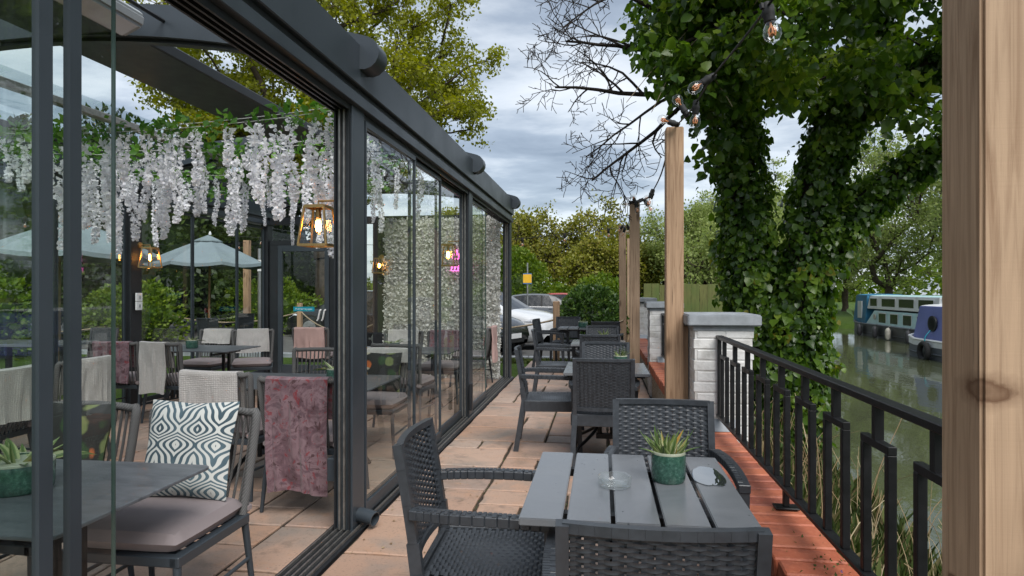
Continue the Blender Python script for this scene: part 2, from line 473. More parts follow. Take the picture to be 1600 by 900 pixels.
def m_glaze(name, a, b, c):
    n = NT(name)
    v = n.coord()
    f = n.noise(v, 90, 4, 0.7)
    g = n.noise(n.coord(scale=(1, 1, 0.25)), 26, 4)
    col = n.ramp(f, [(0.3, a), (0.55, b), (0.75, c)])
    col = n.mix(col, a, n.ramp(g, [(0.5, (0, 0, 0)), (0.75, (0.7, 0.7, 0.7))]))
    n.P(Base_Color=col, Roughness=0.18)
    n.p.inputs['Coat Weight'].default_value = 0.4
    return n.m
MT['glaze'] = m_glaze('speckled_green_glaze', (0.018, 0.050, 0.038), (0.040, 0.110, 0.080), (0.12, 0.21, 0.165))
MT['glaze_rim'] = simple('pale_glaze_rim', (0.34, 0.36, 0.27), 0.3)

def m_plank():
    n = NT('grey_resin_plank')
    v = n.coord(rnd=True)
    f = n.noise(v, 4.5, 5, 0.6, 0.5)
    sp = n.noise(v, 120, 2)
    col = n.ramp(f, [(0.25, (0.120, 0.128, 0.138)), (0.75, (0.165, 0.173, 0.184))])
    drop = n.vor(n.coord(scale=(26, 26, 4), rnd=True), 1.0)
    d = n.ramp(drop, [(0.05, (1, 1, 1)), (0.12, (0, 0, 0))])
    gate = n.ramp(n.noise(v, 3.2, 2), [(0.52, (0, 0, 0)), (0.6, (1, 1, 1))])
    wet = n.math('MULTIPLY', d, gate)
    col = n.mix(col, (0.018, 0.020, 0.023), n.math('MULTIPLY', wet, 0.9))
    rg = n.mix(n.ramp(f, [(0.3, (0.17, 0.17, 0.17)), (0.7, (0.26, 0.26, 0.26))]), (0.04, 0.04, 0.04), wet)
    n.P(Base_Color=col, Roughness=rg)
    n.bump(n.math('ADD', sp, n.math('MULTIPLY', wet, -0.6)), 0.12, 0.003)
    return n.m
MT['plank'] = m_plank()
def m_slate():
    n = NT('slate_table_top')
    v = n.coord(scale=(1, 2.5, 1))
    f = n.noise(v, 9, 6, 0.65, 0.5)
    col = n.ramp(f, [(0.3, (0.060, 0.068, 0.078)), (0.7, (0.135, 0.146, 0.160))])
    n.P(Base_Color=col, Roughness=0.36)
    n.bump(n.noise(v, 120, 3), 0.08, 0.003)
    return n.m
MT['slate'] = m_slate()

def m_throw(name, a, b, sc=70):
    n = NT(name)
    v = n.coord(scale=(1, 0.75, 0.75))
    w = n.new('ShaderNodeTexVoronoi'); n.t.links.new(n.coord(scale=(1, 0.4, 1.15)), w.inputs['Vector']); w.inputs['Scale'].default_value = sc
    w.inputs['Randomness'].default_value = 0.25
    f = n.noise(v, 5, 4)
    col = n.mix(n.ramp(w.outputs['Distance'], [(0.1, b), (0.55, a)]), tuple(c * 0.86 for c in b), n.math('MULTIPLY', f, 0.5))
    n.P(Base_Color=col, Roughness=0.95)
    n.p.inputs['Specular IOR Level'].default_value = 0.15
    n.p.inputs['Sheen Weight'].default_value = 0.3
    n.bump(w.outputs['Distance'], 0.9, -0.006)
    return n.m
MT['throw_white'] = m_throw('cream_waffle_fleece', (0.40, 0.385, 0.36), (0.60, 0.58, 0.55))
MT['throw_grey'] = m_throw('pale_grey_waffle_fleece', (0.36, 0.345, 0.33), (0.53, 0.51, 0.485))
def m_velvet():
    n = NT('marbled_mauve_velvet')
    v = n.coord()
    f = n.noise(v, 6.5, 7, 0.62, 1.6)
    g = n.noise(v, 11, 5, 0.6, 2.2)
    col = n.ramp(f, [(0.28, (0.050, 0.020, 0.026)), (0.42, (0.125, 0.068, 0.082)), (0.52, (0.205, 0.130, 0.145)), (0.62, (0.10, 0.054, 0.068)), (0.78, (0.27, 0.19, 0.20))])
    col = n.mix(col, (0.20, 0.010, 0.016), n.ramp(g, [(0.60, (0, 0, 0)), (0.64, (0.9, 0.9, 0.9)), (0.72, (0.4, 0.4, 0.4)), (0.78, (0, 0, 0))]))
    col = n.mix(col, (0.045, 0.012, 0.014), n.ramp(g, [(0.36, (0.85, 0.85, 0.85)), (0.41, (0, 0, 0))]))
    n.P(Base_Color=col, Roughness=0.6)
    n.p.inputs['Sheen Weight'].default_value = 0.25
    n.bump(n.noise(v, 30, 4), 0.25, 0.006)
    return n.m
MT['velvet'] = m_velvet()
def m_ogee():
    n = NT('teal_ogee_print')
    v = n.coord()
    sp = n.new('ShaderNodeSeparateXYZ'); n.t.links.new(v, sp.inputs[0])
    x, z = sp.outputs[0], sp.outputs[2]
    # pointed ogee lenses in half-drop repeat, filled with contour bands
    pp = n.math('PINGPONG', n.math('ADD', x, 10.0), 0.092)
    tri = n.math('MULTIPLY', pp, 1 / 0.092)
    wv = n.math('COSINE', n.math('MULTIPLY', z, 2 * PI / 0.20))
    sw_ = n.math('SINE', n.math('MULTIPLY', z, 4 * PI / 0.20))
    ph = n.math('ADD', n.math('MULTIPLY', tri, 1.0), n.math('ADD', n.math('MULTIPLY', wv, 0.46), n.math('MULTIPLY', sw_, 0.20)))
    st = n.math('SINE', n.math('MULTIPLY', ph, 2 * PI * 2.9))
    st = n.math('MULTIPLY_ADD', st, 0.5); st.node.inputs[2].default_value = 0.5
    st = n.math('ADD', st, n.math('MULTIPLY', n.math('SUBTRACT', n.noise(v, 60, 2), 0.5), 0.25))
    mask = n.ramp(st, [(0.42, (0, 0, 0)), (0.52, (1, 1, 1))])
    teal = n.ramp(n.noise(v, 5, 3), [(0.35, (0.042, 0.068, 0.085)), (0.65, (0.10, 0.150, 0.175))])
    col = n.mix(teal, (0.53, 0.54, 0.51), mask)
    n.P(Base_Color=col, Roughness=0.85)
    n.p.inputs['Specular IOR Level'].default_value = 0.2
    n.bump(n.noise(v, 300, 2), 0.15, 0.002)
    return n.m
MT['ogee'] = m_ogee()
def m_floral():
    n = NT('dark_floral_print')
    v = n.coord()
    vd = n.new('ShaderNodeTexNoise'); n.t.links.new(v, vd.inputs['Vector']); vd.inputs['Scale'].default_value = 9
    vm = n.new('ShaderNodeMix', data_type='VECTOR')
    vm.inputs[0].default_value = 0.06
    n.t.links.new(v, vm.inputs[4]); n.t.links.new(vd.outputs[1], vm.inputs[5])
    vo = n.new('ShaderNodeTexVoronoi'); n.t.links.new(vm.outputs[1], vo.inputs['Vector']); vo.inputs['Scale'].default_value = 11
    sp = n.new('ShaderNodeSeparateColor'); n.t.links.new(vo.outputs['Color'], sp.inputs[0])
    fl = n.ramp(sp.outputs[0], [(0, (0.02, 0.05, 0.015)), (0.3, (0.14, 0.17, 0.06)), (0.5, (0.45, 0.12, 0.03)), (0.65, (0.40, 0.37, 0.28)), (0.8, (0.50, 0.30, 0.08)), (1, (0.05, 0.11, 0.03))], 'CONSTANT')
    col = n.mix(fl, (0.012, 0.013, 0.011), n.ramp(vo.outputs['Distance'], [(0.40, (0, 0, 0)), (0.50, (1, 1, 1))]))
    n.P(Base_Color=col, Roughness=0.75)
    return n.m
MT['floral'] = m_floral()
def m_puddle():
    n = NT('rainwater_film')
    n.P(Base_Color=(0.03, 0.034, 0.036), Roughness=0.0, IOR=1.33)
    n.p.inputs['Specular IOR Level'].default_value = 1.0
    n.p.inputs['Coat Weight'].default_value = 1.0
    n.p.inputs['Coat Roughness'].default_value = 0.0
    return n.m
MT['puddle'] = m_puddle()
MT['sign_yellow'] = simple('yellow_sign', (0.70, 0.40, 0.02), 0.5, var=0.05)
MT['sign_blue'] = simple('blue_sign', (0.05, 0.15, 0.35), 0.5, var=0.05)
MT['sign_teal'] = simple('teal_sign', (0.0, 0.26, 0.36), 0.5, var=0.05)
MT['sign_white'] = simple('white_lettering', (0.8, 0.85, 0.85), 0.5, var=0.02)
MT['far_wood'] = MT['hedge_leaf']

# ------------------------------------------------------------------ mesh helpers
class MB:
    def __init__(s):
        s.v = []; s.f = []; s.mi = []; s.m = 0
    def add(s, vs, fs):
        o = len(s.v)
        s.v.extend([tuple(p) for p in vs])
        for f in fs:
            s.f.append(tuple(i + o for i in f)); s.mi.append(s.m)
        return s
    def box(s, x0, x1, y0, y1, z0, z1):
        return s.add([(x0, y0, z0), (x1, y0, z0), (x1, y1, z0), (x0, y1, z0), (x0, y0, z1), (x1, y0, z1), (x1, y1, z1), (x0, y1, z1)],
                     [(0, 3, 2, 1), (4, 5, 6, 7), (0, 1, 5, 4), (1, 2, 6, 5), (2, 3, 7, 6), (3, 0, 4, 7)])
    def bar(s, a, b, w, h, up=(0, 0, 1), w2=None, h2=None):
        a = Vector(a); b = Vector(b); d = (b - a).normalized(); up = Vector(up)
        if abs(d.dot(up)) > 0.98: up = Vector((0, 1, 0))
        x = d.cross(up).normalized(); z = x.cross(d).normalized()
        w2 = w if w2 is None else w2; h2 = h if h2 is None else h2
        P = []
        for p, ww, hh in ((a, w, h), (b, w2, h2)):
            for i, j in ((-1, -1), (1, -1), (1, 1), (-1, 1)):
                P.append(p + x * (i * ww / 2) + z * (j * hh / 2))
        return s.add(P, [(3, 2, 1, 0), (4, 5, 6, 7), (0, 1, 5, 4), (1, 2, 6, 5), (2, 3, 7, 6), (3, 0, 4, 7)])
    def tube(s, pts, r, n=8, caps=True, flat=None):
        pts = [Vector(p) for p in pts]
        k = len(pts)
        rs = r if isinstance(r, (list, tuple)) else [r] * k
        t0 = (pts[1] - pts[0]).normalized()
        up = Vector((0, 0, 1)) if abs(t0.z) < 0.9 else Vector((1, 0, 0))
        nx = t0.cross(up).normalized()
        V = []
        for i in range(k):
            t = (pts[min(i + 1, k - 1)] - pts[max(i - 1, 0)])
            t = t.normalized() if t.length > 1e-9 else t0
            nx = (nx - t * nx.dot(t))
            nx = nx.normalized() if nx.length > 1e-6 else t.orthogonal().normalized()
            ny = t.cross(nx)
            for j in range(n):
                a = 2 * PI * j / n
                ca, sa = math.cos(a) * rs[i], math.sin(a) * rs[i]
                if flat: sa *= flat
                V.append(pts[i] + nx * ca + ny * sa)
        F = []
        for i in range(k - 1):
            for j in range(n):
                j2 = (j + 1) % n
                F.append((i * n + j, i * n + j2, (i + 1) * n + j2, (i + 1) * n + j))
        if caps:
            F.append(tuple(range(n - 1, -1, -1))); F.append(tuple((k - 1) * n + j for j in range(n)))
        return s.add(V, F)
    def lathe(s, prof, n=20, c=(0, 0, 0), axis='z', phase=0.0):
        V = []; F = []
        k = len(prof)
        for r, z in prof:
            for j in range(n):
                a = 2 * PI * j / n + phase
                p = (r * math.cos(a), r * math.sin(a), z)
                if axis == 'y': p = (p[0], p[2], p[1])
                if axis == 'x': p = (p[2], p[0], p[1])
                V.append((p[0] + c[0], p[1] + c[1], p[2] + c[2]))
        for i in range(k - 1):
            for j in range(n):
                j2 = (j + 1) % n
                F.append((i * n + j, i * n + j2, (i + 1) * n + j2, (i + 1) * n + j))
        if prof[0][0] > 1e-6: F.append(tuple(range(n - 1, -1, -1)))
        if prof[-1][0] > 1e-6: F.append(tuple((k - 1) * n + j for j in range(n)))
        return s.add(V, F)
    def prism(s, poly, a0, a1, axis='y'):
        n = len(poly)
        def pt(p, a):
            return {'y': (p[0], a, p[1]), 'x': (a, p[0], p[1]), 'z': (p[0], p[1], a)}[axis]
        V = [pt(p, a0) for p in poly] + [pt(p, a1) for p in poly]
        F = [tuple(range(n)), tuple(range(2 * n - 1, n - 1, -1))]
        for i in range(n):
            j = (i + 1) % n
            F.append((i, i + n, j + n, j))
        return s.add(V, F)
    def grid(s, pts):          # rows of points
        nr, nc = len(pts), len(pts[0])
        V = [p for r in pts for p in r]
        F = [(i * nc + j, i * nc + j + 1, (i + 1) * nc + j + 1, (i + 1) * nc + j) for i in range(nr - 1) for j in range(nc - 1)]
        return s.add(V, F)
    def mesh(s, name, mats, smooth=False, bevel=0.0, seg=1, solid=0.0, recalc=True):
        me = bpy.data.meshes.new(name)
        me.from_pydata(s.v, [], s.f)
        mats = mats if isinstance(mats, (list, tuple)) else [mats]
        for m in mats: me.materials.append(m)
        if len(mats) > 1:
            me.polygons.foreach_set('material_index', s.mi)
        bm = bmesh.new(); bm.from_mesh(me)
        if recalc: bmesh.ops.recalc_face_normals(bm, faces=bm.faces)
        if solid: bmesh.ops.solidify(bm, geom=bm.faces[:], thickness=solid)
        if bevel:
            es = [e for e in bm.edges if len(e.link_faces) == 2 and e.calc_face_angle(0) > 0.6]
            bmesh.ops.bevel(bm, geom=es, offset=bevel, segments=seg, affect='EDGES', clamp_overlap=True)
        bm.to_mesh(me); bm.free()
        if smooth:
            me.polygons.foreach_set('use_smooth', [True] * len(me.polygons))
            me.set_sharp_from_angle(angle=R(45))
        me.update()
        return me
    def build(s, name, mats, parent=None, smooth=False, bevel=0.0, seg=1, solid=0.0, loc=None):
        return link(name, s.mesh(name, mats, smooth, bevel, seg, solid), parent, loc)

def loose(mb):
    key = {}; par = []
    def find(a):
        while par[a] != a: a = par[a]
        return a
    ids = []
    for v in mb.v:
        k = tuple(round(c, 4) for c in v)
        if k not in key: key[k] = len(par); par.append(len(par))
        ids.append(key[k])
    for f in mb.f:
        for i in f[1:]:
            a, b = find(ids[f[0]]), find(ids[i])
            if a != b: par[b] = a
    out = {}
    for f in mb.f:
        r = find(ids[f[0]])
        out.setdefault(r, MB()).add([mb.v[i] for i in f], [tuple(range(len(f)))])
    return list(out.values())
def link(name, me, parent=None, loc=None, rot=None):
    o = bpy.data.objects.new(name, me)
    COL.objects.link(o)
    if parent is not None: o.parent = parent
    if loc is not None: o.location = loc
    if rot is not None: o.rotation_euler = rot
    return o
def tag(o, label, cat, group=None, kind=None):
    o['label'] = label; o['category'] = cat
    if group: o['group'] = group
    if kind: o['kind'] = kind
    return o
def thing(name, label, cat, loc=(0, 0, 0), rz=0.0, group=None):
    o = bpy.data.objects.new(name, None)
    o.empty_display_size = 0.1
    COL.objects.link(o)
    o.location = loc; o.rotation_euler = (0, 0, rz)
    return tag(o, label, cat, group)
def struct(o):
    o['kind'] = 'structure'; return o
def stuff(o):
    o['kind'] = 'stuff'; return o
def copy_tree(o, parent=None):
    c = o.copy(); COL.objects.link(c)
    c.parent = parent
    for ch in [q for q in ALL_CH.get(o.name, [])]:
        copy_tree(ch, c)
    return c
ALL_CH = {}
def index_children(root):
    ALL_CH[root.name] = list(root.children)
    for c in root.children: index_children(c)
def place(proto, loc, rz, label, group=None):
    o = copy_tree(proto)
    o.location = loc; o.rotation_euler = (0, 0, rz); o['label'] = label
    if group: o['group'] = group
    return o

def np_mesh(name, V, F, mat, rnd=None, smooth=False):
    V = np.asarray(V, np.float32); F = np.asarray(F, np.int32)
    me = bpy.data.meshes.new(name)
    me.vertices.add(len(V)); me.vertices.foreach_set('co', V.ravel())
    k = F.shape[1]
    me.loops.add(F.size); me.loops.foreach_set('vertex_index', F.ravel())
    me.polygons.add(len(F)); me.polygons.foreach_set('loop_start', np.arange(0, F.size, k, dtype=np.int32))
    me.materials.append(mat)
    me.update(calc_edges=True)
    if rnd is not None:
        a = me.attributes.new('rnd', 'FLOAT', 'FACE'); a.data.foreach_set('value', np.asarray(rnd, np.float32))
    if smooth: me.polygons.foreach_set('use_smooth', [True] * len(F))
    me.validate()
    return me
SHAPES = {
    'rhomb': (np.array([(0, 0, 0), (-.34, .45, .05), (0, 1, -.04), (.34, .45, .05)]), np.array([(0, 1, 2, 3)])),
    'fold': (np.array([(0, 0, 0), (-.32, .42, .10), (0, 1, -.05), (.32, .42, .10)]), np.array([(0, 1, 2), (0, 2, 3)])),
    'ivy': (np.array([(0, .0, 0), (-.46, .08, .06), (-.42, .52, .10), (0, 1, -.10), (.42, .52, .10), (.46, .08, .06), (0, .4, 0)]),
            np.array([(0, 1, 2, 6), (6, 2, 3, 3), (6, 3, 4, 4), (0, 6, 4, 5)])),
    'petal': (np.array([(-.2, 0, 0), (-.5, .7, .18), (0, 1, .05), (.5, .7, .18), (.2, 0, 0)]), np.array([(0, 1, 2), (0, 2, 4), (4, 2, 3)])),
}
def leaves(rng, C, D, size, shape='fold', flat=0.5, rnd=None, nrm=None):
    """C centres, D main (tip) directions, size array -> V, F, rnd"""
    T, FF = SHAPES[shape]
    N = len(C)
    D = D / (np.linalg.norm(D, axis=1, keepdims=True) + 1e-9)
    if nrm is None:
        nrm = rng.normal(size=(N, 3))
    nrm = nrm - D * (nrm * D).sum(1, keepdims=True)
    nrm /= np.linalg.norm(nrm, axis=1, keepdims=True) + 1e-9
    S = np.cross(D, nrm)
    sz = size[:, None, None]
    V = C[:, None, :] + sz * (S[:, None, :] * T[None, :, 0:1] + D[:, None, :] * T[None, :, 1:2] + nrm[:, None, :] * T[None, :, 2:3])
    k = len(T)
    F = FF[None] + (np.arange(N) * k)[:, None, None]
    if rnd is None: rnd = rng.random(N)
    return V.reshape(-1, 3), F.reshape(-1, FF.shape[1]), np.repeat(rnd, len(FF))
def leaf_mesh(name, rng, C, D, size, mat, shape='fold', rnd=None, nrm=None):
    if shape == 'ivy':
        T, FF = SHAPES['ivy']
        SHAPES['_i'] = (T, np.array([(0, 1, 6), (1, 2, 6), (6, 2, 3), (6, 3, 4), (0, 6, 5), (6, 4, 5)]))
        shape = '_i'
    V, F, r = leaves(rng, C, D, size, shape, rnd=rnd, nrm=nrm)
    return np_mesh(name, V, F, mat, r)

# pixel-free helper for smooth polylines
def curve_pts(pts, n=12):
    pts = [Vector(p) for p in pts]
    if len(pts) < 3:
        return [pts[0].lerp(pts[-1], i / n) for i in range(n + 1)]
    out = []
    P = [pts[0] * 2 - pts[1]] + pts + [pts[-1] * 2 - pts[-2]]
    for i in range(1, len(P) - 2):
        a, b, c, d = P[i - 1], P[i], P[i + 1], P[i + 2]
        for k in range(n):
            t = k / n
            out.append(0.5 * ((2 * b) + (c - a) * t + (2 * a - 5 * b + 4 * c - d) * t * t + (3 * b - a - 3 * c + d) * t ** 3))
    out.append(pts[-1])
    return out

# ================================================================== THE SETTING
def sstep(a, b, x):
    t = max(0.0, min(1.0, (x - a) / (b - a)))
    return t * t * (3 - 2 * t)
WATER_Z = -0.90
def bank_l(y):
    return 2.55 + 0.09 * max(0.0, y - 6) + 0.12 * math.sin(y * 0.9)
def bank_r(y):
    b = 13.0 + 0.15 * (y - 22)
    if y > 38: b -= 0.75 * (y - 38)
    return b + 0.12 * math.sin(y * 0.7)
def H(x, y):
    z = -0.07 - 0.30 * sstep(13, 33, y)
    if y > 33: z -= 0.10 * sstep(33, 60, y)
    xl, xr = bank_l(y), bank_r(y)
    z_l = z
    start = 0.9 if y < 14 else xl - 2.2
    if xr > xl + 1.0:
        if x > start and x < xl:
            z_l = z - (z - WATER_Z) * sstep(start, xl, x) - 0.05 * sstep(start, start + .4, x)
        elif xl <= x <= xr:
            m = min(x - xl, xr - x)
            z_l = WATER_Z - 0.9 * sstep(0, 1.2, m)
        elif x > xr:
            z_l = WATER_Z + 0.28 + 0.25 * sstep(0.2, 3.5, x - xr) + 0.012 * min(40, x - xr)
    z_l += 0.03 * math.sin(x * 0.7 + y * 0.3) * sstep(14, 18, max(abs(x) , y))
    return z_l
def axis(lo, hi, bands):
    xs = []; x = lo
    while x < hi:
        xs.append(x)
        st = 6.0
        for a, b, s in bands:
            if a <= x < b: st = s
        x += st
    xs.append(hi)
    return xs
gx = axis(-160, 200, [(-30, -1, 2.0), (-1, 18, 0.35), (18, 40, 2.0)])
gy = axis(-60, 230, [(-6, 50, 0.6), (50, 90, 2.0)])
mb = MB(); mb.grid([[(x, y, H(x, y)) for x in gx] for y in gy])
struct(mb.build('ground', MT['grass'], smooth=True))
mb = MB()
wy = axis(-50, 60, [(-50, 60, 2.0)])
mb.grid([[(x, y, WATER_Z) for x in (1.2, 5, 9, 13, 19)] for y in wy])
struct(mb.build('canal_water', MT['water']))
# car park tarmac, a sheet just above the ground
mb = MB()
cx = axis(-30, 0.2, [(-30, 1, 1.5)]); cy = axis(13.3, 34, [(13, 34, 1.5)])
mb.grid([[(x, y, H(x, y) + 0.035) for x in cx] for y in cy])
struct(mb.build('car_park', MT['asphalt'], smooth=True))
# kerb of the car park
mb = MB()
for i in range(20):
    x0 = -30 + i * 1.5
    mb.box(x0, x0 + 1.485, 13.16, 13.29, -0.2, 0.03)
o = mb.build('kerb', MT['stone_cap'], bevel=0.012); struct(o)

# ---------------------------------------------------------------- paving slabs
def make_slab_mesh(w, d, rng):
    # uneven riven slab, centred
    n = 3
    def edge(a, b, k):
        out = []
        for i in range(k):
            t = i / k
            j = 0.0075 if i else 0.005
            out.append((a[0] + (b[0] - a[0]) * t + rng.uniform(-j, j), a[1] + (b[1] - a[1]) * t + rng.uniform(-j, j)))
        return out
    hw, hd = w / 2 - 0.0108, d / 2 - 0.0108
    cs = [(-hw, -hd), (hw, -hd), (hw, hd), (-hw, hd)]
    P = []
    for i in range(4): P += edge(cs[i], cs[(i + 1) % 4], n)
    k = len(P)
    V = [(p[0] * 1.0, p[1] * 1.0, -0.035) for p in P] + [(p[0], p[1], -0.006) for p in P] + [(p[0] * (1 - 0.008 / hw), p[1] * (1 - 0.008 / hd), rng.uniform(-0.0012, 0.0)) for p in P]
    F = []
    for L in (0, 1):
        for i in range(k):
            j = (i + 1) % k
            F.append((L * k + i, L * k + j, (L + 1) * k + j, (L + 1) * k + i))
    F.append(tuple(2 * k + i for i in range(k)))
    m = MB(); m.add(V, F)
    return m.mesh('slab', MT['slab'])
slab_cache = {}
def pave(parent, x0, x1, y0, y1, cell, seed):
    rng = random.Random(seed)
    nx, ny = round((x1 - x0) / cell), round((y1 - y0) / cell)
    cw, ch = (x1 - x0) / nx, (y1 - y0) / ny
    used = [[False] * ny for _ in range(nx)]
    sizes = [(2, 2), (3, 2), (2, 3), (2, 1), (1, 2), (2, 2), (3, 2), (1, 1), (2, 1)]
    for j in range(ny):
        for i in range(nx):
            if used[i][j]: continue
            opts = sizes[:]; rng.shuffle(opts); opts.append((1, 1))
            for (a, b) in opts:
                if i + a <= nx and j + b <= ny and all(not used[i + p][j + q] for p in range(a) for q in range(b)):
                    break
            for p in range(a):
                for q in range(b): used[i + p][j + q] = True
            key = (a, b, rng.randrange(3), round(cw, 3), round(ch, 3))
            if key not in slab_cache: slab_cache[key] = make_slab_mesh(a * cw, b * ch, rng)
            o = link('slab', slab_cache[key], parent, (x0 + (i + a / 2) * cw, y0 + (j + b / 2) * ch, 0.0))
            o.rotation_euler = (rng.uniform(-.0015, .0015), rng.uniform(-.0015, .0015), 0)
mb = MB(); mb.box(-1.40, 0.66, -1.5, 12.66, -0.25, -0.019)
terrace = struct(mb.build('terrace_paving', MT['joint']))
pave(terrace, -1.395, 0.64, -0.5, 12.64, 0.291, 3)
mb = MB(); mb.box(-5.85, -1.60, -1.5, 10.3, -0.25, -0.014)
cfloor = struct(mb.build('conservatory_floor', MT['joint']))
pave(cfloor, -5.84, -1.60, 0.0, 10.26, 0.30, 11)

# ---------------------------------------------------------------- low wall with brick coping
wall = thing('terrace_wall', 'low pebbledashed wall with red brick coping along the canal side of the terrace', 'wall', (0.74, 6, 0))
def wallseg(y0, y1):
    m = MB(); m.box(-0.075, 0.105, y0 - 6, y1 - 6, -0.6, 0.345)
    m.build('wall_body', MT['pebble'], wall)
    m = MB(); m.box(-0.10, 0.115, y0 - 6, y1 - 6, 0.345, 0.430)
    m.build('mortar_bed', MT['mortar'], wall)
brick_meshes = []
rb = random.Random(5)
for k in range(5):
    m = MB(); m.box(-0.125, 0.125, -0.0535, 0.0535, -0.052, 0.052)
    m.v = [(a + rb.uniform(-.003, .003), b + rb.uniform(-.0035, .0035), c + rb.uniform(-.003, .003)) for a, b, c in m.v]
    brick_meshes.append(m.mesh('brick', MT['brick'], bevel=0.006))
def coping(y0, y1):
    n = round((y1 - y0) / 0.120); st = (y1 - y0) / n
    for i in range(n):
        o = link('brick', rb.choice(brick_meshes), wall, (0.006 + rb.uniform(-.003, .003), y0 - 6 + (i + .5) * st, 0.398 + rb.uniform(-.003, .003)))
        o.rotation_euler = (rb.uniform(-.01, .01), rb.uniform(-.012, .012), rb.uniform(-.012, .012))
SEG = [(0.0, 4.58), (5.05, 8.73), (9.20, 12.88)]
for a, b in SEG:
    wallseg(a, b); coping(a, b)

# ---------------------------------------------------------------- white brick piers with stone caps
wb = []
rw = random.Random(9)
for k in range(3):
    m = MB(); m.box(-0.093, 0.093, -0.0475, 0.0475, -0.0325, 0.0325)
    m.v = [(a + rw.uniform(-.0025, .0025), b + rw.uniform(-.0025, .0025), c + rw.uniform(-.002, .002)) for a, b, c in m.v]
    wb.append(m.mesh('brick', MT['white_brick'], bevel=0.004))
def pier(x0, y0, label, grp):
    p = thing('brick_pier', label, 'pier', (x0 + .195, y0 + .215, 0), group=grp)
    m = MB(); m.box(-0.1930, 0.1930, -0.2150, 0.2150, -0.5, 1.135); m.build('mortar_core', MT['white_brick'], p)
    for c in range(14):
        z = 0.10 + c * 0.0755 + 0.0335
        if z > 1.12: break
        off = (c % 2)
        for side in range(4):
            # two stretchers per face, staggered by course
            L = 0.39 if side in (0, 2) else 0.43
            for q in (0, 1):
                cx = (-1 + 2 * q) * 0.096 + (0.012 if off else -0.012)
                if side == 0: loc, rz = (cx, -0.170, z), 0
                elif side == 2: loc, rz = (cx, 0.170, z), 0
                elif side == 1: loc, rz = (0.148, cx * 0.75, z), PI / 2
                else: loc, rz = (-0.148, cx * 0.75, z), PI / 2
                o = link('brick', rw.choice(wb), p, loc); o.rotation_euler = (0, 0, rz)
    m = MB()
    m.box(-0.205, 0.205, -0.225, 0.225, 1.128, 1.166); m.build('bed_course', MT['stone_cap'], p, bevel=0.006)
    m = MB()
    P = [(-0.245, -0.265), (0.245, -0.265), (0.245, 0.265), (-0.245, 0.265)]
    V = [(x, y, 1.167) for x, y in P] + [(x, y, 1.244) for x, y in P] + [(x * .12, y * .12, 1.254) for x, y in P]
    m.add(V, [(3, 2, 1, 0), (0, 1, 5, 4), (1, 2, 6, 5), (2, 3, 7, 6), (3, 0, 4, 7), (4, 5, 9, 8), (5, 6, 10, 9), (6, 7, 11, 10), (7, 4, 8, 11), (8, 9, 10, 11)])
    m.build('cap', MT['stone_cap'], p, bevel=0.008, seg=2)
    # sloped mortar fillet at the foot
    m = MB(); m.prism([(-0.225, 0.40), (-0.31, 0.452), (-0.225, 0.52)], -0.10, 0.09, 'x'); m.build('mortar_fillet', MT['stone_cap'], p)
    return p
G = 'white brick piers along the terrace wall'
pier(0.642, 4.60, 'white painted brick pier with blue-grey stone cap at the far end of the nearer railing', G)
pier(0.642, 8.75, 'white brick pier with grey cap between the two farther wall sections', G)
pier(0.642, 12.90, 'white brick pier with grey cap closing the wall near the clipped bush', G)

# ---------------------------------------------------------------- railings
def railing(y0, y1, stubs, label, feet, endbars=True):
    X = 0.807
    r = thing('railing', label, 'railing', (X, y0, 0.45), group='black iron railings on the brick coping')
    zb, zt, zc = 0.545 - .45, 1.09 - .45, 0.965 - .45
    m = MB(); m.box(-0.022, 0.022, 0, y1 - y0, zt - 0.012, zt + 0.012); m.build('top_rail', MT['black_iron'], r, bevel=0.003)
    m = MB(); m.box(-0.020, 0.020, 0, y1 - y0, zb - 0.010, zb + 0.010); m.build('bottom_rail', MT['black_iron'], r, bevel=0.003)
    b = 0.0125
    for s in stubs:
        c = s - y0
        m = MB()
        m.box(-b, b, c - b, c + b, zc + b, zt - 0.012)
        fk = link('fork_bar', m.mesh('fork_bar', MT['black_iron']), r)
        m = MB()
        m.box(-b, b, c - 0.085 - b, c + 0.085 + b, zc - b, zc + b)
        m.box(-b, b, c - 0.085 - b, c - 0.085 + b, zb + 0.010, zc - b)
        m.box(-b, b, c + 0.085 - b, c + 0.085 + b, zb + 0.010, zc - b)
        m.build('fork_loop', MT['black_iron'], r, bevel=0.002)
    for e_ in (y1 - y0 - b,):
        m = MB(); m.box(-b, b, e_ - b, e_ + b, zb + 0.010, zt - 0.012); m.build('end_bar', MT['black_iron'], r)
    for f in feet:
        c = f - y0
        m = MB(); m.box(-b, b, c - b, c + b, 0.012, zb - 0.010); m.box(-0.05, 0.05, c - 0.035, c + 0.035, 0.004, 0.012)
        m.build('foot', MT['black_iron'], r, bevel=0.002)
railing(0.25, 4.595, [4.40 - .34 * i for i in range(13)], 'black iron railing of forked bars on the coping beside the slatted table with the ashtray', [2.97, 0.8])
railing(5.04, 8.745, [8.52 - .34 * i for i in range(11)], 'black iron railing of forked bars between two white brick piers', [7.0])

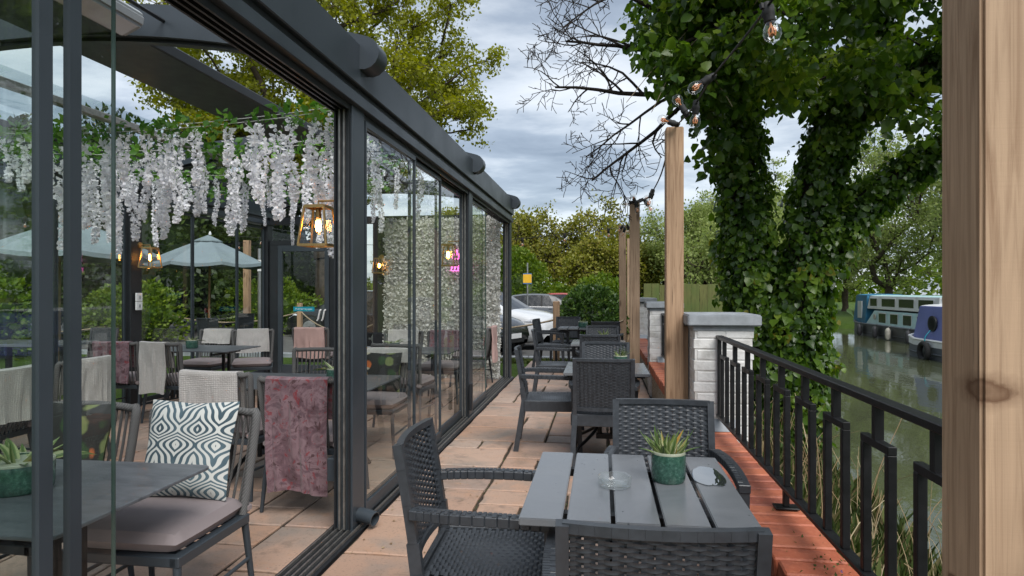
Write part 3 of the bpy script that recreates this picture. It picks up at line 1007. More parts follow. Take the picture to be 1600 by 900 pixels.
# ---------------------------------------------------------------- timber posts
def post(x0, y0, w, z0, z1, label, name='timber_post', mat='post_wood', d=None, tilt=0):
    m = MB(); d = d or w
    n = 7
    for i in range(n):
        pass
    m.box(-w / 2, w / 2, -d / 2, d / 2, 0, z1 - z0)
    o = m.build(name, MT[mat], bevel=0.006, seg=2, loc=(x0 + w / 2, y0 + d / 2, z0))
    o.rotation_euler = (0, tilt, 0)
    return tag(o, label, 'post', 'timber posts carrying the string lights')
post(0.622, 1.155, 0.13, 0.452, 2.72, 'big sawn timber post with a deep knot standing on the coping by the railing end', mat='post_wood_knot')
post(0.470, 4.82, 0.127, 0.0, 2.615, 'timber post in front of the white pier with the blue-grey cap')
m = MB(); m.box(-0.018, 0.018, -0.035, 0.035, 0, 1.15)
tag(m.build('spacer_board', MT['post_wood'], loc=(0.6165, 4.90, 0.0), bevel=0.003), 'short timber board wedged between the timber post and the nearest white pier', 'board')
post(0.388, 9.0, 0.135, 0.0, 2.63, 'weathered timber post beside the middle white pier', mat='post_wood_grey')
post(0.36, 13.0, 0.14, -0.05, 2.70, 'weathered timber post beside the last white pier', mat='post_wood_grey', tilt=R(-0.4))
post(0.66, 17.0, 0.13, -0.18, 2.75, 'timber post standing in the grass beyond the last white pier', mat='post_wood_grey')
# grey junction box on the near post
m = MB(); m.box(-0.035, 0.035, -0.03, 0.03, -0.055, 0.055)
bx = m.build('junction_box', MT['grey_plastic'], bevel=0.006, seg=2, loc=(0.715, 1.318, 1.19))
tag(bx, 'grey plastic junction box fixed on the back of the big near timber post', 'junction box')

# ================================================================== CONSERVATORY
XR, XL = -1.44, -5.60
Y0, YP = 0.30, [0.30, 3.57, 6.90, 10.05]
cons = thing('conservatory', 'anthracite glazed dining conservatory with an arched open roof and sliding glass sides', 'conservatory', (-3.5, 5.2, 0))
CO = Vector((-3.5, 5.2, 0))
def cbox(name, x0, x1, y0, y1, z0, z1, mat='frame', bevel=0.004, parent=None):
    m = MB(); m.box(x0 - CO.x, x1 - CO.x, y0 - CO.y, y1 - CO.y, z0, z1)
    return m.build(name, MT[mat], parent or cons, bevel=bevel)
for y in YP:
    # right (terrace side) posts: outer tube plus the track channel ribs facing the openings
    p = cbox('post', -1.555, XR, y, y + 0.19, 0.0, 2.55)
    for s_, yy in ((-1, y), (1, y + 0.19)):
        for k in range(4):
            xx = -1.545 + k * 0.028
            m = MB()
            a, b = (yy - 0.022, yy - 0.001) if s_ < 0 else (yy + 0.001, yy + 0.022)
            m.box(xx - CO.x, xx + 0.010 - CO.x, a - CO.y, b - CO.y, 0.02, 2.47)
            m.build('channel_rib', MT['track'] if k in (1, 2) else MT['frame_dark'], p)
    p = cbox('post', XL - 0.06, XL + 0.06, y, y + 0.19, 0.0, 2.55, 'frame_dark')
# eave beams with a shadow groove and head rail
for (xa, xb, gx0, gx1, hx0, hx1) in ((-1.60, -1.405, -1.57, -1.435, -1.585, -1.412), (-5.80, -5.52, -5.70, -5.54, -5.72, -5.53)):
    cbox('eave_beam', xa, xb, -0.8, 10.27, 2.615, 2.86, bevel=0.006)
    cbox('beam_groove', gx0, gx1, -0.8, 10.25, 2.57, 2.614, 'frame_dark', 0)
    cbox('head_rail', hx0, hx1, -0.8, 10.26, 2.50, 2.569)
for k in range(4):
    xx = -1.57 + k * 0.036
    cbox('head_track', xx, xx + 0.012, -0.7, 10.05, 2.465, 2.499, 'frame_dark', 0)
# threshold track
cbox('threshold', -1.60, -1.397, -0.8, 10.24, -0.06, 0.006, 'frame_dark', 0.002)
for k in range(5):
    xx = -1.575 + k * 0.037
    cbox('floor_track', xx, xx + 0.010, -0.8, 10.2, 0.0065, 0.022, 'track', 0)
# arched rafters with round noses
def arch_z(x):
    return 3.115 - 0.31 * ((x + 3.5) / 2.12) ** 2
def rafter(y, w=0.15):
    hh = 0.098
    top = []; bot = []
    xs = [-5.72 + i * (5.72 - 1.385) / 28 for i in range(29)]
    for x in xs:
        dz = -2 * 0.31 * (x + 3.5) / 2.12 ** 2
        n = Vector((-dz, 1)).normalized()
        top.append((x + n.x * hh, arch_z(x) + n.y * hh)); bot.append((x - n.x * hh, arch_z(x) - n.y * hh))
    def nose(cx, cz, a0, a1, k=8):
        return [(cx + hh * math.cos(a0 + (a1 - a0) * i / k), cz + hh * math.sin(a0 + (a1 - a0) * i / k)) for i in range(1, k)]
    sl = math.atan(-2 * 0.31 * (xs[-1] + 3.5) / 2.12 ** 2)
    poly = bot + nose(xs[-1], arch_z(xs[-1]), sl - PI / 2, sl + PI / 2) + top[::-1] + nose(xs[0], arch_z(xs[0]), PI / 2 - sl, 3 * PI / 2 - sl)
    poly = [(a - CO.x, b) for a, b in poly]
    m = MB(); m.prism(poly, y - CO.y, y + w - CO.y, 'y')
    r = m.build('rafter', MT['frame'], cons, smooth=True)
    m = MB(); pp = [(a - CO.x, b - 0.012) for a, b in bot]
    for i in range(len(pp) - 1):
        a, b = pp[i], pp[i + 1]
        m.bar((a[0], y + w / 2 - CO.y, a[1]), (b[0], y + w / 2 - CO.y, b[1]), 0.06, 0.02)
    m.build('underside_track', MT['frame_dark'], r)
    # end-cap seam plate
    m = MB(); x = -1.53
    m.box(x - CO.x - .004, x - CO.x + .004, y - CO.y - 0.004, y - CO.y - 0.0005, arch_z(x) - .10, arch_z(x) + .07)
    m.build('cap_seam', MT['frame_dark'], r)
for y in YP: rafter(y + 0.02)
# ridge housing of the folded roof, purlins and the glazed rear half of the roof
cbox('roof_housing', -3.52, -2.92, -0.8, 10.2, 3.015, 3.10, 'frame_dark', 0.01)
cbox('purlin', -4.38, -4.30, -0.8, 10.2, 2.905, 2.965, 'track', 0.006)
cbox('purlin', -5.10, -5.02, -0.8, 10.2, 2.80, 2.86, 'frame_dark', 0.006)
for (ya, yb) in ((0.47, 3.58), (3.75, 6.91), (7.08, 10.06)):
    for (xa, xb) in ((-5.01, -4.39), (-5.60, -5.11)):
        n = 4; m = MB()
        m.grid([[(xa + (xb - xa) * i / n - CO.x, y - CO.y, arch_z(xa + (xb - xa) * i / n) + 0.02) for i in range(n + 1)] for y in (ya, yb)])
        m.build('roof_pane', MT['glass_roof'], cons)
# sliding glass panels: pane, stiles, bottom and top rails
def panel(x, ya, yb, stile=(True, True), name='sliding_panel', sw=0.030, parent=None, tk=0.022, z0=0.025, z1=2.46, rail=0.075):
    e = bpy.data.objects.new(name, None); e.empty_display_size = 0.05; COL.objects.link(e); e.parent = cons
    m = MB(); xx = x - CO.x
    m.add([(xx, ya - CO.y + .006, z0 + rail * .8), (xx, yb - CO.y - .006, z0 + rail * .8), (xx, yb - CO.y - .006, z1 - .03), (xx, ya - CO.y + .006, z1 - .03)], [(0, 1, 2, 3)])
    m.build('pane', MT['glass'], e)
    m = MB(); m.box(xx - tk / 2, xx + tk / 2, ya - CO.y, yb - CO.y, z0, z0 + rail); m.build('bottom_rail', MT['frame'], e)
    m = MB(); m.box(xx - tk / 2, xx + tk / 2, ya - CO.y, yb - CO.y, z1 - 0.035, z1); m.build('top_rail', MT['frame'], e)
    for s_, yy in zip(stile, (ya, yb)):
        if s_ is None: continue
        w = sw if s_ else 0.005
        a, b = (yy, yy + w) if yy == ya else (yy - w, yy)
        m = MB(); m.box(xx - tk / 2 if s_ else xx - .006, xx + tk / 2 if s_ else xx + .006, a - CO.y, b - CO.y, z0 + rail, z1 - .035)
        m.build('stile' if s_ else 'glass_edge', MT['frame'] if s_ else MT['glass_edge'], e)
    return e
panel(-1.452, 0.50, 1.512, (True, True), sw=0.042)
panel(-1.489, 0.52, 1.648, (True, True), sw=0.040)
panel(-1.527, 0.54, 1.83, (True, False))
panel(-1.452, 3.79, 4.86, (True, True), sw=0.016)
panel(-1.489, 4.84, 5.81, (True, True), sw=0.016)
panel(-1.527, 5.79, 6.87, (True, True), sw=0.016)
panel(-1.489, 7.12, 8.17, (True, False))
panel(-1.527, 7.11, 8.13, (True, False))
# rear (left) side glazing
for a, b in ((0.50, 1.6), (1.61, 2.6), (2.61, 3.55), (3.78, 4.85), (4.86, 5.9), (5.91, 6.88), (7.11, 8.14), (8.15, 9.23), (9.24, 10.03)):
    panel(-5.60, a, b, (True, True), sw=0.022, rail=0.06)
# far end wall: sill, posts, transom, door, panes
def fbox(name, x0, x1, z0, z1, mat='frame_dark', y0=10.09, y1=10.17, parent=None, bevel=0.003):
    return cbox(name, x0, x1, y0, y1, z0, z1, mat, bevel, parent)
fbox('end_beam', -5.53, -1.56, 2.50, 2.62)
fbox('transom', -5.53, -4.40, 2.16, 2.24)
fbox('end_post', -5.53, -5.38, 0.0, 2.159)
fbox('end_post', -4.47, -4.32, 0.0, 2.159)
fbox('end_post', -3.72, -3.47, 0.0, 2.499)
def fpane(x0, x1, z0, z1, name='end_pane'):
    m = MB(); yy = 10.13 - CO.y
    m.add([(x0 - CO.x, yy, z0), (x1 - CO.x, yy, z0), (x1 - CO.x, yy, z1), (x0 - CO.x, yy, z1)], [(0, 1, 2, 3)])
    m.build(name, MT['glass'], cons)
fpane(-5.53, -4.40, 2.24, 2.50); fpane(-4.32, -3.72, 0.02, 2.50)
fbox('door', -5.375, -5.30, 0.01, 2.155, 'frame', 10.075, 10.125)
door = fbox('door', -4.55, -4.475, 0.01, 2.155, 'frame', 10.075, 10.125)
d2 = fbox('door_rail', -5.299, -4.551, 2.05, 2.155, 'frame', 10.075, 10.125)
d3 = fbox('door_rail', -5.299, -4.551, 0.01, 0.16, 'frame', 10.075, 10.125)
fpane(-5.30, -4.55, 0.16, 2.05, 'door_pane')
# door pull handles
for dx in (-4.61, -4.53):
    m = MB(); m.tube([(dx - CO.x, 10.07 - CO.y, 1.08), (dx - CO.x, 10.03 - CO.y, 1.07), (dx - CO.x - 0.03, 10.03 - CO.y, 0.93), (dx - CO.x - 0.05, 10.03 - CO.y, 0.90)], 0.014, 6)
    m.build('door_handle', MT['white_plastic'], cons, smooth=True)
# drain spout and roller boxes at the foot of the posts
m = MB()
m.tube([(-1.434 - CO.x, 3.66 - CO.y, 0.075), (-1.37 - CO.x, 3.645 - CO.y, 0.070), (-1.325 - CO.x, 3.63 - CO.y, 0.062)], 0.043, 16, caps=False)
m.build('drain_spout', MT['frame'], cons, smooth=True, solid=0.005)
cbox('lock_box', -1.43, -1.395, 6.83, 6.885, 0.10, 0.40, 'frame_dark', 0.006)
cbox('lock_box', -1.612, -1.556, 3.60, 3.70, 0.28, 0.42, 'frame', 0.006)
# socket plates on the rear post
sw = thing('light_switch', 'white double switch plates stacked on the dark rear conservatory post', 'switch', (-5.53, 7.0, 1.22))
for dz in (0.0, 0.105):
    m = MB(); m.box(0.008, 0.03, -0.05, 0.05, dz - 0.05, dz + 0.05); pl = m.build('switch_plate', MT['white_plastic'], sw, bevel=0.004)
    m = MB(); m.box(0.0305, 0.036, -0.012, 0.012, dz - 0.018, dz + 0.018); m.build('rocker', MT['grey_plastic'], pl)

# push-bar notice on the door pane
sg = thing('door_notice', 'small teal notice in white letters stuck on the glass of the end door', 'sign', (-4.93, 10.118, 1.09))
m = MB(); m.box(-0.185, 0.185, -0.004, 0, -0.038, 0.038); m.build('plate', MT['sign_teal'], sg)
def text_mesh(txt, size, mat, name='lettering'):
    cu = bpy.data.curves.new(name, 'FONT'); cu.body = txt; cu.size = size; cu.align_x = 'CENTER'; cu.align_y = 'CENTER'; cu.extrude = 0.0006
    t = bpy.data.objects.new(name, cu); COL.objects.link(t)
    dg = bpy.context.evaluated_depsgraph_get()
    me = bpy.data.meshes.new_from_object(t.evaluated_get(dg))
    bpy.data.objects.remove(t)
    me.materials.clear(); me.materials.append(mat)
    return me
t = link('lettering', text_mesh('Push bar to open', 0.043, MT['sign_white']), sg, (0, -0.0055, 0)); t.rotation_euler = (R(90), 0, 0)

# patio heater hung under the first arch
ht = thing('patio_heater', 'grey metal infrared heater hung under the first arched rafter', 'heater', (-2.66, 2.94, 2.93), 0)
hb = Matrix.Rotation(R(-24), 4, 'Y')
m = MB()
poly = [(-0.10, 0.0), (-0.08, 0.05), (0.08, 0.05), (0.10, 0.0), (0.065, -0.05), (-0.065, -0.05)]
m.prism(poly, -0.42, 0.38, 'y'); bd = m.build('body', MT['grey_plastic'], ht, bevel=0.012, seg=2); bd.rotation_euler = (0, R(-24), 0)
m = MB(); m.box(-0.055, 0.055, -0.38, 0.34, -0.056, -0.0505); m.build('grille', MT['steel'], bd)
for yy in (0.22, -0.22):
    m = MB(); m.tube(curve_pts([(0.03, yy, 0.045), (0.10, yy, 0.12), (0.07, yy + .05, 0.19), (0.0, yy + .1, 0.16), (-0.02, yy, 0.05)], 5), 0.010, 6); m.build('bracket', MT['steel'], bd, smooth=True)
m = MB(); m.tube([(0.0, -0.3, 0.135), (0.0, 0.66, 0.135)], 0.012, 6); m.build('hanging_rail', MT['frame_dark'], ht, smooth=True)

# wall lanterns
def lantern_proto():
    t = thing('wall_lantern', 'x', 'lantern')
    # local: wall at +x, lantern hangs at origin
    m = MB(); m.lathe([(0.0, 0), (0.035, 0), (0.035, 0.022), (0.0, 0.022)], 14, (0.125, 0, 0.155), 'x'); m.build('wall_rose', MT['brass'], t, smooth=True)
    m = MB(); m.tube([(0.125, 0, 0.155), (0.0, 0, 0.155), (0.0, 0, 0.125)], 0.007, 6); m.build('arm', MT['brass'], t, smooth=True)
    m = MB()
    tp, bt, zt, zb = 0.062, 0.088, 0.115, -0.115
    for s1, s2 in ((-1, -1), (1, -1), (1, 1), (-1, 1)):
        m.bar((s1 * tp, s2 * tp, zt), (s1 * bt, s2 * bt, zb), 0.011, 0.011)
    for r, z in ((tp, zt), (bt, zb)):
        for i in range(4):
            c = [(-r, -r), (r, -r), (r, r), (-r, r)]
            a, b = c[i], c[(i + 1) % 4]
            m.bar((a[0], a[1], z), (b[0], b[1], z), 0.014, 0.014)
    m.box(-tp, tp, -tp, tp, zt + 0.007, zt + 0.013)
    m.build('cage', MT['brass'], t)
    m = MB()
    c = [(-1, -1), (1, -1), (1, 1), (-1, 1)]
    for i in range(4):
        a, b = c[i], c[(i + 1) % 4]
        m.add([(a[0] * bt, a[1] * bt, zb), (b[0] * bt, b[1] * bt, zb), (b[0] * tp, b[1] * tp, zt), (a[0] * tp, a[1] * tp, zt)], [(0, 1, 2, 3)])
    m.build('glass', MT['glass_clear'], t)
    m = MB(); m.lathe([(0.0, 0.113), (0.016, 0.113), (0.018, 0.05), (0.0, 0.05)], 10); m.build('lamp_holder', MT['brass'], t, smooth=True)
    m = MB(); m.lathe([(0.0, 0.05), (0.012, 0.045), (0.030, 0.0), (0.026, -0.03), (0.0, -0.052)], 14); b = m.build('bulb', MT['glass_clear'], t, smooth=True)
    m = MB()
    for k in range(7):
        a = 2 * PI * k / 7
        m.tube([(0.011 * math.cos(a), 0.011 * math.sin(a), 0.038), (0.016 * math.cos(a), 0.016 * math.sin(a), 0.0), (0.010 * math.cos(a + .3), 0.010 * math.sin(a + .3), -0.030)], 0.0026, 5)
    m.build('filament', MT['filament'], b)
    return t
lant = lantern_proto()
lant.location = (-1.70, 3.68, 1.80); lant['label'] = 'brass lantern with a glowing filament bulb on the conservatory corner post by the open bay'
lant['group'] = 'brass wall lanterns in the conservatory'
index_children(lant)
place(lant, (-1.70, 6.99, 1.80), 0, 'brass lantern glowing on the middle terrace-side post of the conservatory')
place(lant, (-5.40, 7.05, 1.80), PI, 'brass lantern glowing on the rear conservatory post above the switches')
o = place(lant, (-3.56, 9.945, 1.80), PI / 2, 'brass lantern glowing on the end post beside the white flower wall')

# ================================================================== FURNITURE
def weave(m, S, nr, nc, amp=0.0034, gap=0.02, sub=4):
    """woven ribbons over the surface S(u,v)->(point, normal)"""
    for r in range(nr):
        rows = []
        for vv, hh in ((r + gap, -0.0012), (r + 0.5, 0.0010), (r + 1 - gap, -0.0012)):
            row = []
            for i in range(nc * sub + 1):
                u = i / (nc * sub)
                a = amp * math.cos(PI * u * nc + (r % 2) * PI)
                p, n = S(u, vv / nr)
                row.append(p + n * (a + hh))
            rows.append(row)
        m.grid(rows)
def stakes(m, S, nc, w, t=0.002, nv=6):
    for c in range(nc):
        u = (c + 0.5) / nc
        rows = []
        for i in range(nv + 1):
            v = i / nv
            p, n = S(u, v)
            d = Vector((w / 2, 0, 0))
            rows.append([p - d, p + d])
        m.grid(rows)
def rattan_chair():
    t = thing('rattan_armchair', 'x', 'chair', group='charcoal woven armchairs on the terrace')
    mat = MT['rattan']
    # back surface: concave in plan, leaning back
    z0, z1 = 0.50, 0.865
    def back(u, v):
        z = z0 + (z1 - z0) * v
        x = (u - 0.5) * 0.415
        y = -0.222 - 0.068 * ((z - 0.44) / 0.44) ** 1.15 - 0.022 * (1 - (2 * u - 1) ** 2)
        n = Vector((-(u - .5) * 0.35, 1, 0.18)).normalized()
        return Vector((x, y, z)), n
    def bk_y(z, u=0.5):
        return -0.222 - 0.068 * (max(0, z - 0.44) / 0.44) ** 1.15
    m = MB(); weave(m, back, 32, 13, amp=0.0040, gap=0.02); stakes(m, back, 13, 0.0265)
    o = m.build('back_weave', mat, t, smooth=True)
    # frame of the back: curved top rail and bottom rail
    m = MB()
    top = []
    for i in range(13):
        u = -0.03 + 1.06 * i / 12
        p, n = back(u, 1.0); top.append(p + Vector((0, 0, 0.012)))
    for a, b in zip(top, top[1:]): m.bar(a, b, 0.024, 0.024)
    m.build('back_top_rail', mat, t)
    m = MB()
    low = [back(i / 10, 0.0)[0] + Vector((0, 0, -0.012 + 0.03 * abs(i / 5 - 1) ** 2 * 0)) for i in range(11)]
    for a, b in zip(low, low[1:]): m.bar(a, b, 0.022, 0.026)
    m.build('back_bottom_rail', mat, t)
    # rear legs run up as the sides of the back
    for s in (-1, 1):
        m = MB()
        zs = [0.0, 0.22, 0.44, 0.55, 0.68, 0.80, 0.885]
        pts = []
        for z in zs:
            y = bk_y(z) if z >= 0.44 else -0.222 - 0.07 * ((0.44 - z) / 0.44)
            pts.append(Vector((s * (0.222 + 0.012 * (z < 0.3)), y, z)))
        for a, b in zip(pts, pts[1:]):
            wa = 0.040 if a.z < 0.43 else 0.030
            m.bar(a, b + (b - a).normalized() * 0.002, wa, 0.044 if a.z < 0.5 else 0.032, up=(0, 1, 0))
        m.build('leg', mat, t)
        m = MB()
        m.bar((s * 0.262, 0.272, 0.0), (s * 0.255, 0.245, 0.44), 0.034, 0.036, up=(0, 1, 0), w2=0.044, h2=0.050)
        m.bar((s * 0.255, 0.245, 0.44), (s * 0.262, 0.238, 0.632), 0.044, 0.050, up=(0, 1, 0), w2=0.042, h2=0.048)
        m.build('leg', mat, t)
        # arm: woven top pad with rounded ends, a slight drop to the back
        m = MB()
        ap = curve_pts([(s * 0.262, 0.268, 0.640), (s * 0.266, 0.10, 0.652), (s * 0.258, -0.10, 0.655), (s * 0.232, bk_y(.655) + .01, 0.655)], 5)
        for a, b in zip(ap, ap[1:]): m.bar(a, b, 0.046, 0.034)
        arm = m.build('armrest', mat, t, bevel=0.003)
        m = MB()
        for i in range(34):
            k = 0.03 + 0.94 * i / 34
            p = ap[min(int(k * (len(ap) - 1)), len(ap) - 2)].lerp(ap[min(int(k * (len(ap) - 1)) + 1, len(ap) - 1)], (k * (len(ap) - 1)) % 1)
            m.box(p.x - 0.021, p.x - 0.001 if i % 2 else p.x + 0.021, p.y - 0.0062, p.y + 0.0062, p.z + 0.0165, p.z + 0.0195)
        m.build('arm_weave', mat, arm)
    # seat
    def seat(u, v):
        x = (u - .5) * 0.46 * (0.94 + 0.06 * v)
        y = -0.20 + 0.445 * v
        return Vector((x, y, 0.440 - 0.010 * math.sin(PI * v) * math.sin(PI * u))), Vector((0, 0, 1))
    m = MB(); weave(m, seat, 28, 17, amp=0.0034, gap=0.03)
    m.build('seat_weave', mat, t, smooth=True)
    m = MB()
    m.box(-0.232, 0.232, -0.215, 0.258, 0.405, 0.432)
    m.build('seat_pan', mat, t, bevel=0.006)
    m = MB()
    m.box(-0.232, 0.232, 0.236, 0.260, 0.352, 0.446); m.box(-0.232, 0.232, -0.236, -0.214, 0.352, 0.446)
    m.box(-0.256, -0.230, -0.22, 0.24, 0.352, 0.446); m.box(0.230, 0.256, -0.22, 0.24, 0.352, 0.446)
    m.build('seat_apron', mat, t, bevel=0.005)
    return t
rc = rattan_chair()
index_children(rc)
def rchair(x, y, rz, label, first=[True]):
    if first[0]:
        first[0] = False; o = rc
        o.location = (x, y, 0.0); o.rotation_euler = (0, 0, rz); o['label'] = label
        return o
    return place(rc, (x, y, 0.0), rz, label)
rchair(-0.41, 2.355, -PI / 2 + R(2), 'charcoal woven armchair drawn up to the ashtray table on its conservatory side')
rchair(0.29, 2.86, PI, 'charcoal woven armchair tucked under the ashtray table with its seat towards the plant pot')
rchair(0.125, 1.76, R(1.5), 'charcoal woven armchair at the end of the ashtray table, opposite the tucked-in armchair')
rchair(0.02, 5.24, R(-1), 'charcoal woven armchair with its back turned to the ashtray table, at the second slatted table')
rchair(-0.47, 5.82, -PI / 2 + R(4), 'charcoal woven armchair at the second slatted table on its conservatory side')
rchair(0.04, 6.22, PI, 'charcoal woven armchair at the second slatted table behind its small plant pot')
rchair(-0.03, 7.86, R(2), 'charcoal woven armchair at the third slatted table, its back turned to the second table')
rchair(-0.60, 8.42, -PI / 2 + R(3), 'charcoal woven armchair at the third slatted table on its conservatory side')
rchair(0.02, 9.15, PI + R(2), 'charcoal woven armchair at the third slatted table behind its small plant pot')
rchair(-0.88, 11.40, -PI / 2 - R(8), 'charcoal woven armchair at the last long table on its conservatory side')
rchair(-0.66, 12.16, PI - R(4), 'charcoal woven armchair behind the last long table by the rope post')
rchair(0.08, 10.98, R(-3), 'charcoal woven armchair with its back turned at the last long table beside the timber posts')

def slat_table(x0, x1, y0, y1, label, z=0.74, n=5, first={}):
    cx, cy = (x0 + x1) / 2, (y0 + y1) / 2
    t = thing('slatted_table', label, 'table', (cx, cy, 0), group='slatted terrace tables')
    w, d = x1 - x0, y1 - y0
    g = 0.014; pw = (w - g * (n - 1)) / n
    key = (round(pw, 3), round(d, 3))
    if key not in first:
        m = MB(); m.box(-pw / 2, pw / 2, -d / 2, d / 2, -0.024, 0); first[key] = m.mesh('plank', MT['plank'], bevel=0.003, seg=2)
    for i in range(n):
        link('plank', first[key], t, (-w / 2 + pw / 2 + i * (pw + g), 0, z))
    # cross bearers and twin-column cast base with curled feet
    for yy in (-d * .32, d * .32):
        m = MB(); m.box(-w / 2 + .03, w / 2 - .03, yy - .018, yy + .018, z - 0.052, z - 0.0245)
        m.build('bearer', MT['black_iron'], t)
    m = MB()
    for xx in (-0.055, 0.055): m.tube([(xx, 0, 0.16), (xx, 0, z - 0.06)], 0.022, 10)
    m.box(-0.10, 0.10, -d * .30, d * .30, z - 0.066, z - 0.053)
    m.box(-0.085, 0.085, -0.03, 0.03, 0.13, 0.17)
    m.build('column', MT['black_iron'], t, smooth=True)
    for sx in (-1, 1):
        for sy in (-1, 1):
            m = MB()
            m.tube(curve_pts([(sx * 0.05, sy * 0.01, 0.33), (sx * 0.085, sy * 0.07, 0.22), (sx * 0.16, sy * 0.17, 0.15), (sx * 0.235, sy * 0.26, 0.09), (sx * 0.255, sy * 0.285, 0.012)], 5), 0.014, 8)
            m.build('foot', MT['black_iron'], t, smooth=True)
    return t
slat_table(-0.245, 0.455, 1.89, 2.675, 'grey slatted table holding a glass ashtray and a green plant pot')
slat_table(-0.31, 0.385, 5.22, 6.0, 'second grey slatted table, the next one along the terrace from the ashtray table')
slat_table(-0.38, 0.31, 7.92, 8.68, 'third grey slatted table with a small plant, beside the middle timber post')
slat_table(-0.76, 0.33, 11.12, 11.84, 'long grey slatted table at the far end of the terrace by the rope post', n=6)

# ---- pots
def blade_mesh(L, w, curl, k=5):
    m = MB(); rows = []
    for i in range(k + 1):
        t = i / k
        ww = w * (0.75 + 0.6 * t * (1 - t) * 2) * (1 - t ** 2.2) / 2 + 0.0004
        y = L * (t * math.cos(curl * t)); z = L * t * math.sin(curl * t)
        rows.append([Vector((-ww, y, z + ww * .5)), Vector((0, y, z)), Vector((ww, y, z + ww * .5))])
    m.grid(rows)
    return m.mesh('leaf', MT['agave_blade'], smooth=True)
BL = [blade_mesh(0.115, 0.021, 0.35), blade_mesh(0.125, 0.020, -0.2), blade_mesh(0.09, 0.021, 0.15), blade_mesh(0.14, 0.019, 0.1)]
BLW = [blade_mesh(0.17, 0.034, -0.5), blade_mesh(0.15, 0.030, -0.3), blade_mesh(0.13, 0.030, 0.1)]
def pot(loc, r, h, label, n=42, big=False, seed=1, sc=1.0, oval=1.0, mat='glaze'):
    t = thing('potted_plant', label, 'plant pot', loc, group='green glazed plant pots')
    t.scale = (oval, 1, 1)
    m = MB(); m.lathe([(0.0, 0.0), (r * .90, 0.0), (r * .97, 0.008), (r, h * .3), (r * 1.0, h - .004), (r * .985, h), (r * .92, h), (r * .90, h * .72), (0, h * .72)], 32)
    pt = m.build('pot', MT[mat], t, smooth=True)
    m = MB(); m.lathe([(r * 1.004, h - .007), (r * 1.004, h - .001), (r * .985, h + .002), (r * .93, h + .002), (r * .915, h - .006)], 32)
    m.build('pot_rim', MT['glaze_rim'], pt, smooth=True)
    m = MB(); m.lathe([(r * .905, h * .78), (r * .5, h * .83), (0, h * .84)], 16); m.build('soil', MT['soil'], t, smooth=True)
    rg = random.Random(seed)
    for i in range(n):
        a = rg.uniform(0, 2 * PI); f = math.sqrt(rg.random())
        el = R(88 - 48 * f + rg.uniform(-8, 8))
        if big: el = R(75 - 60 * f + rg.uniform(-8, 8))
        cx, cy = math.cos(a) * r * .62 * f, math.sin(a) * r * .62 * f
        o = link('leaf', rg.choice(BLW if big else BL), t, (cx, cy, h * .80))
        o.rotation_euler = (el, rg.uniform(-.6, .6), a - PI / 2 + rg.uniform(-.3, .3))
        s_ = rg.uniform(0.7, 1.1) * sc; o.scale = (s_, s_, s_)
    return t
pot((0.235, 2.33, 0.741), 0.060, 0.105, 'speckled green glazed pot with a spiky succulent on the ashtray table', 46, seed=4, sc=0.88)
pot((0.17, 5.92, 0.741), 0.062, 0.075, 'small green pot with a succulent on the second slatted table', 18, seed=5, sc=0.85)
pot((0.03, 8.55, 0.741), 0.062, 0.075, 'small pot with a spiky succulent on the third slatted table', 18, seed=6, sc=0.85)
pot((-0.33, 11.5, 0.741), 0.085, 0.10, 'teal green pot on the last long terrace table', 12, seed=7, sc=0.7)

# ---- ashtray
at_ = thing('ashtray', 'clear glass ashtray with notched rim on the slatted table', 'ashtray', (0.045, 2.24, 0.7405))
m = MB(); m.lathe([(0.0, 0.0), (0.050, 0.0), (0.056, 0.005), (0.0585, 0.034), (0.0555, 0.037), (0.0500, 0.035), (0.047, 0.012), (0.042, 0.008), (0.0, 0.008)], 40)
nv = []
for (x, y, z) in m.v:
    a = math.atan2(y, x); r_ = math.hypot(x, y)
    if z > 0.03:
        for k in range(4):
            d = abs((a - (0.4 + k * PI / 2) + PI) % (2 * PI) - PI)
            if d < 0.12: z -= 0.010 * (1 - d / 0.12)
    nv.append((x, y, z))
m.v = nv
m.build('bowl', MT['ashtray'], at_, smooth=True)
# ---- puddle on the end plank
def blob(cx, cy, rx, ry, n, seed, z, jag=0.12):
    rg = random.Random(seed); P = []
    ph = [rg.uniform(0, 6.28) for _ in range(4)]
    for i in range(n):
        a = 2 * PI * i / n
        k = 1 + jag * (math.sin(2 * a + ph[0]) * .6 + math.sin(3 * a + ph[1]) * .5 + math.sin(7 * a + ph[2]) * .25)
        c, s_ = math.cos(a), math.sin(a)
        P.append((cx + rx * k * math.copysign(abs(c) ** .8, c), cy + ry * k * math.copysign(abs(s_) ** .8, s_), z))
    return P
m = MB(); P = blob(0, 0, 0.050, 0.125, 48, 3, 0.0016, 0.10); Q = [(a * 1.05, b * 1.03, 0.0004) for a, b, _ in P]
m.add(P, [tuple(range(48))]); m.add(P + Q, [(i, i + 48, (i + 1) % 48 + 48, (i + 1) % 48) for i in range(48)])
tag(m.build('rain_puddle', MT['puddle'], loc=(0.383, 2.40, 0.741), smooth=True), 'rainwater puddle reflecting the sky on the end plank of the ashtray table', 'puddle')

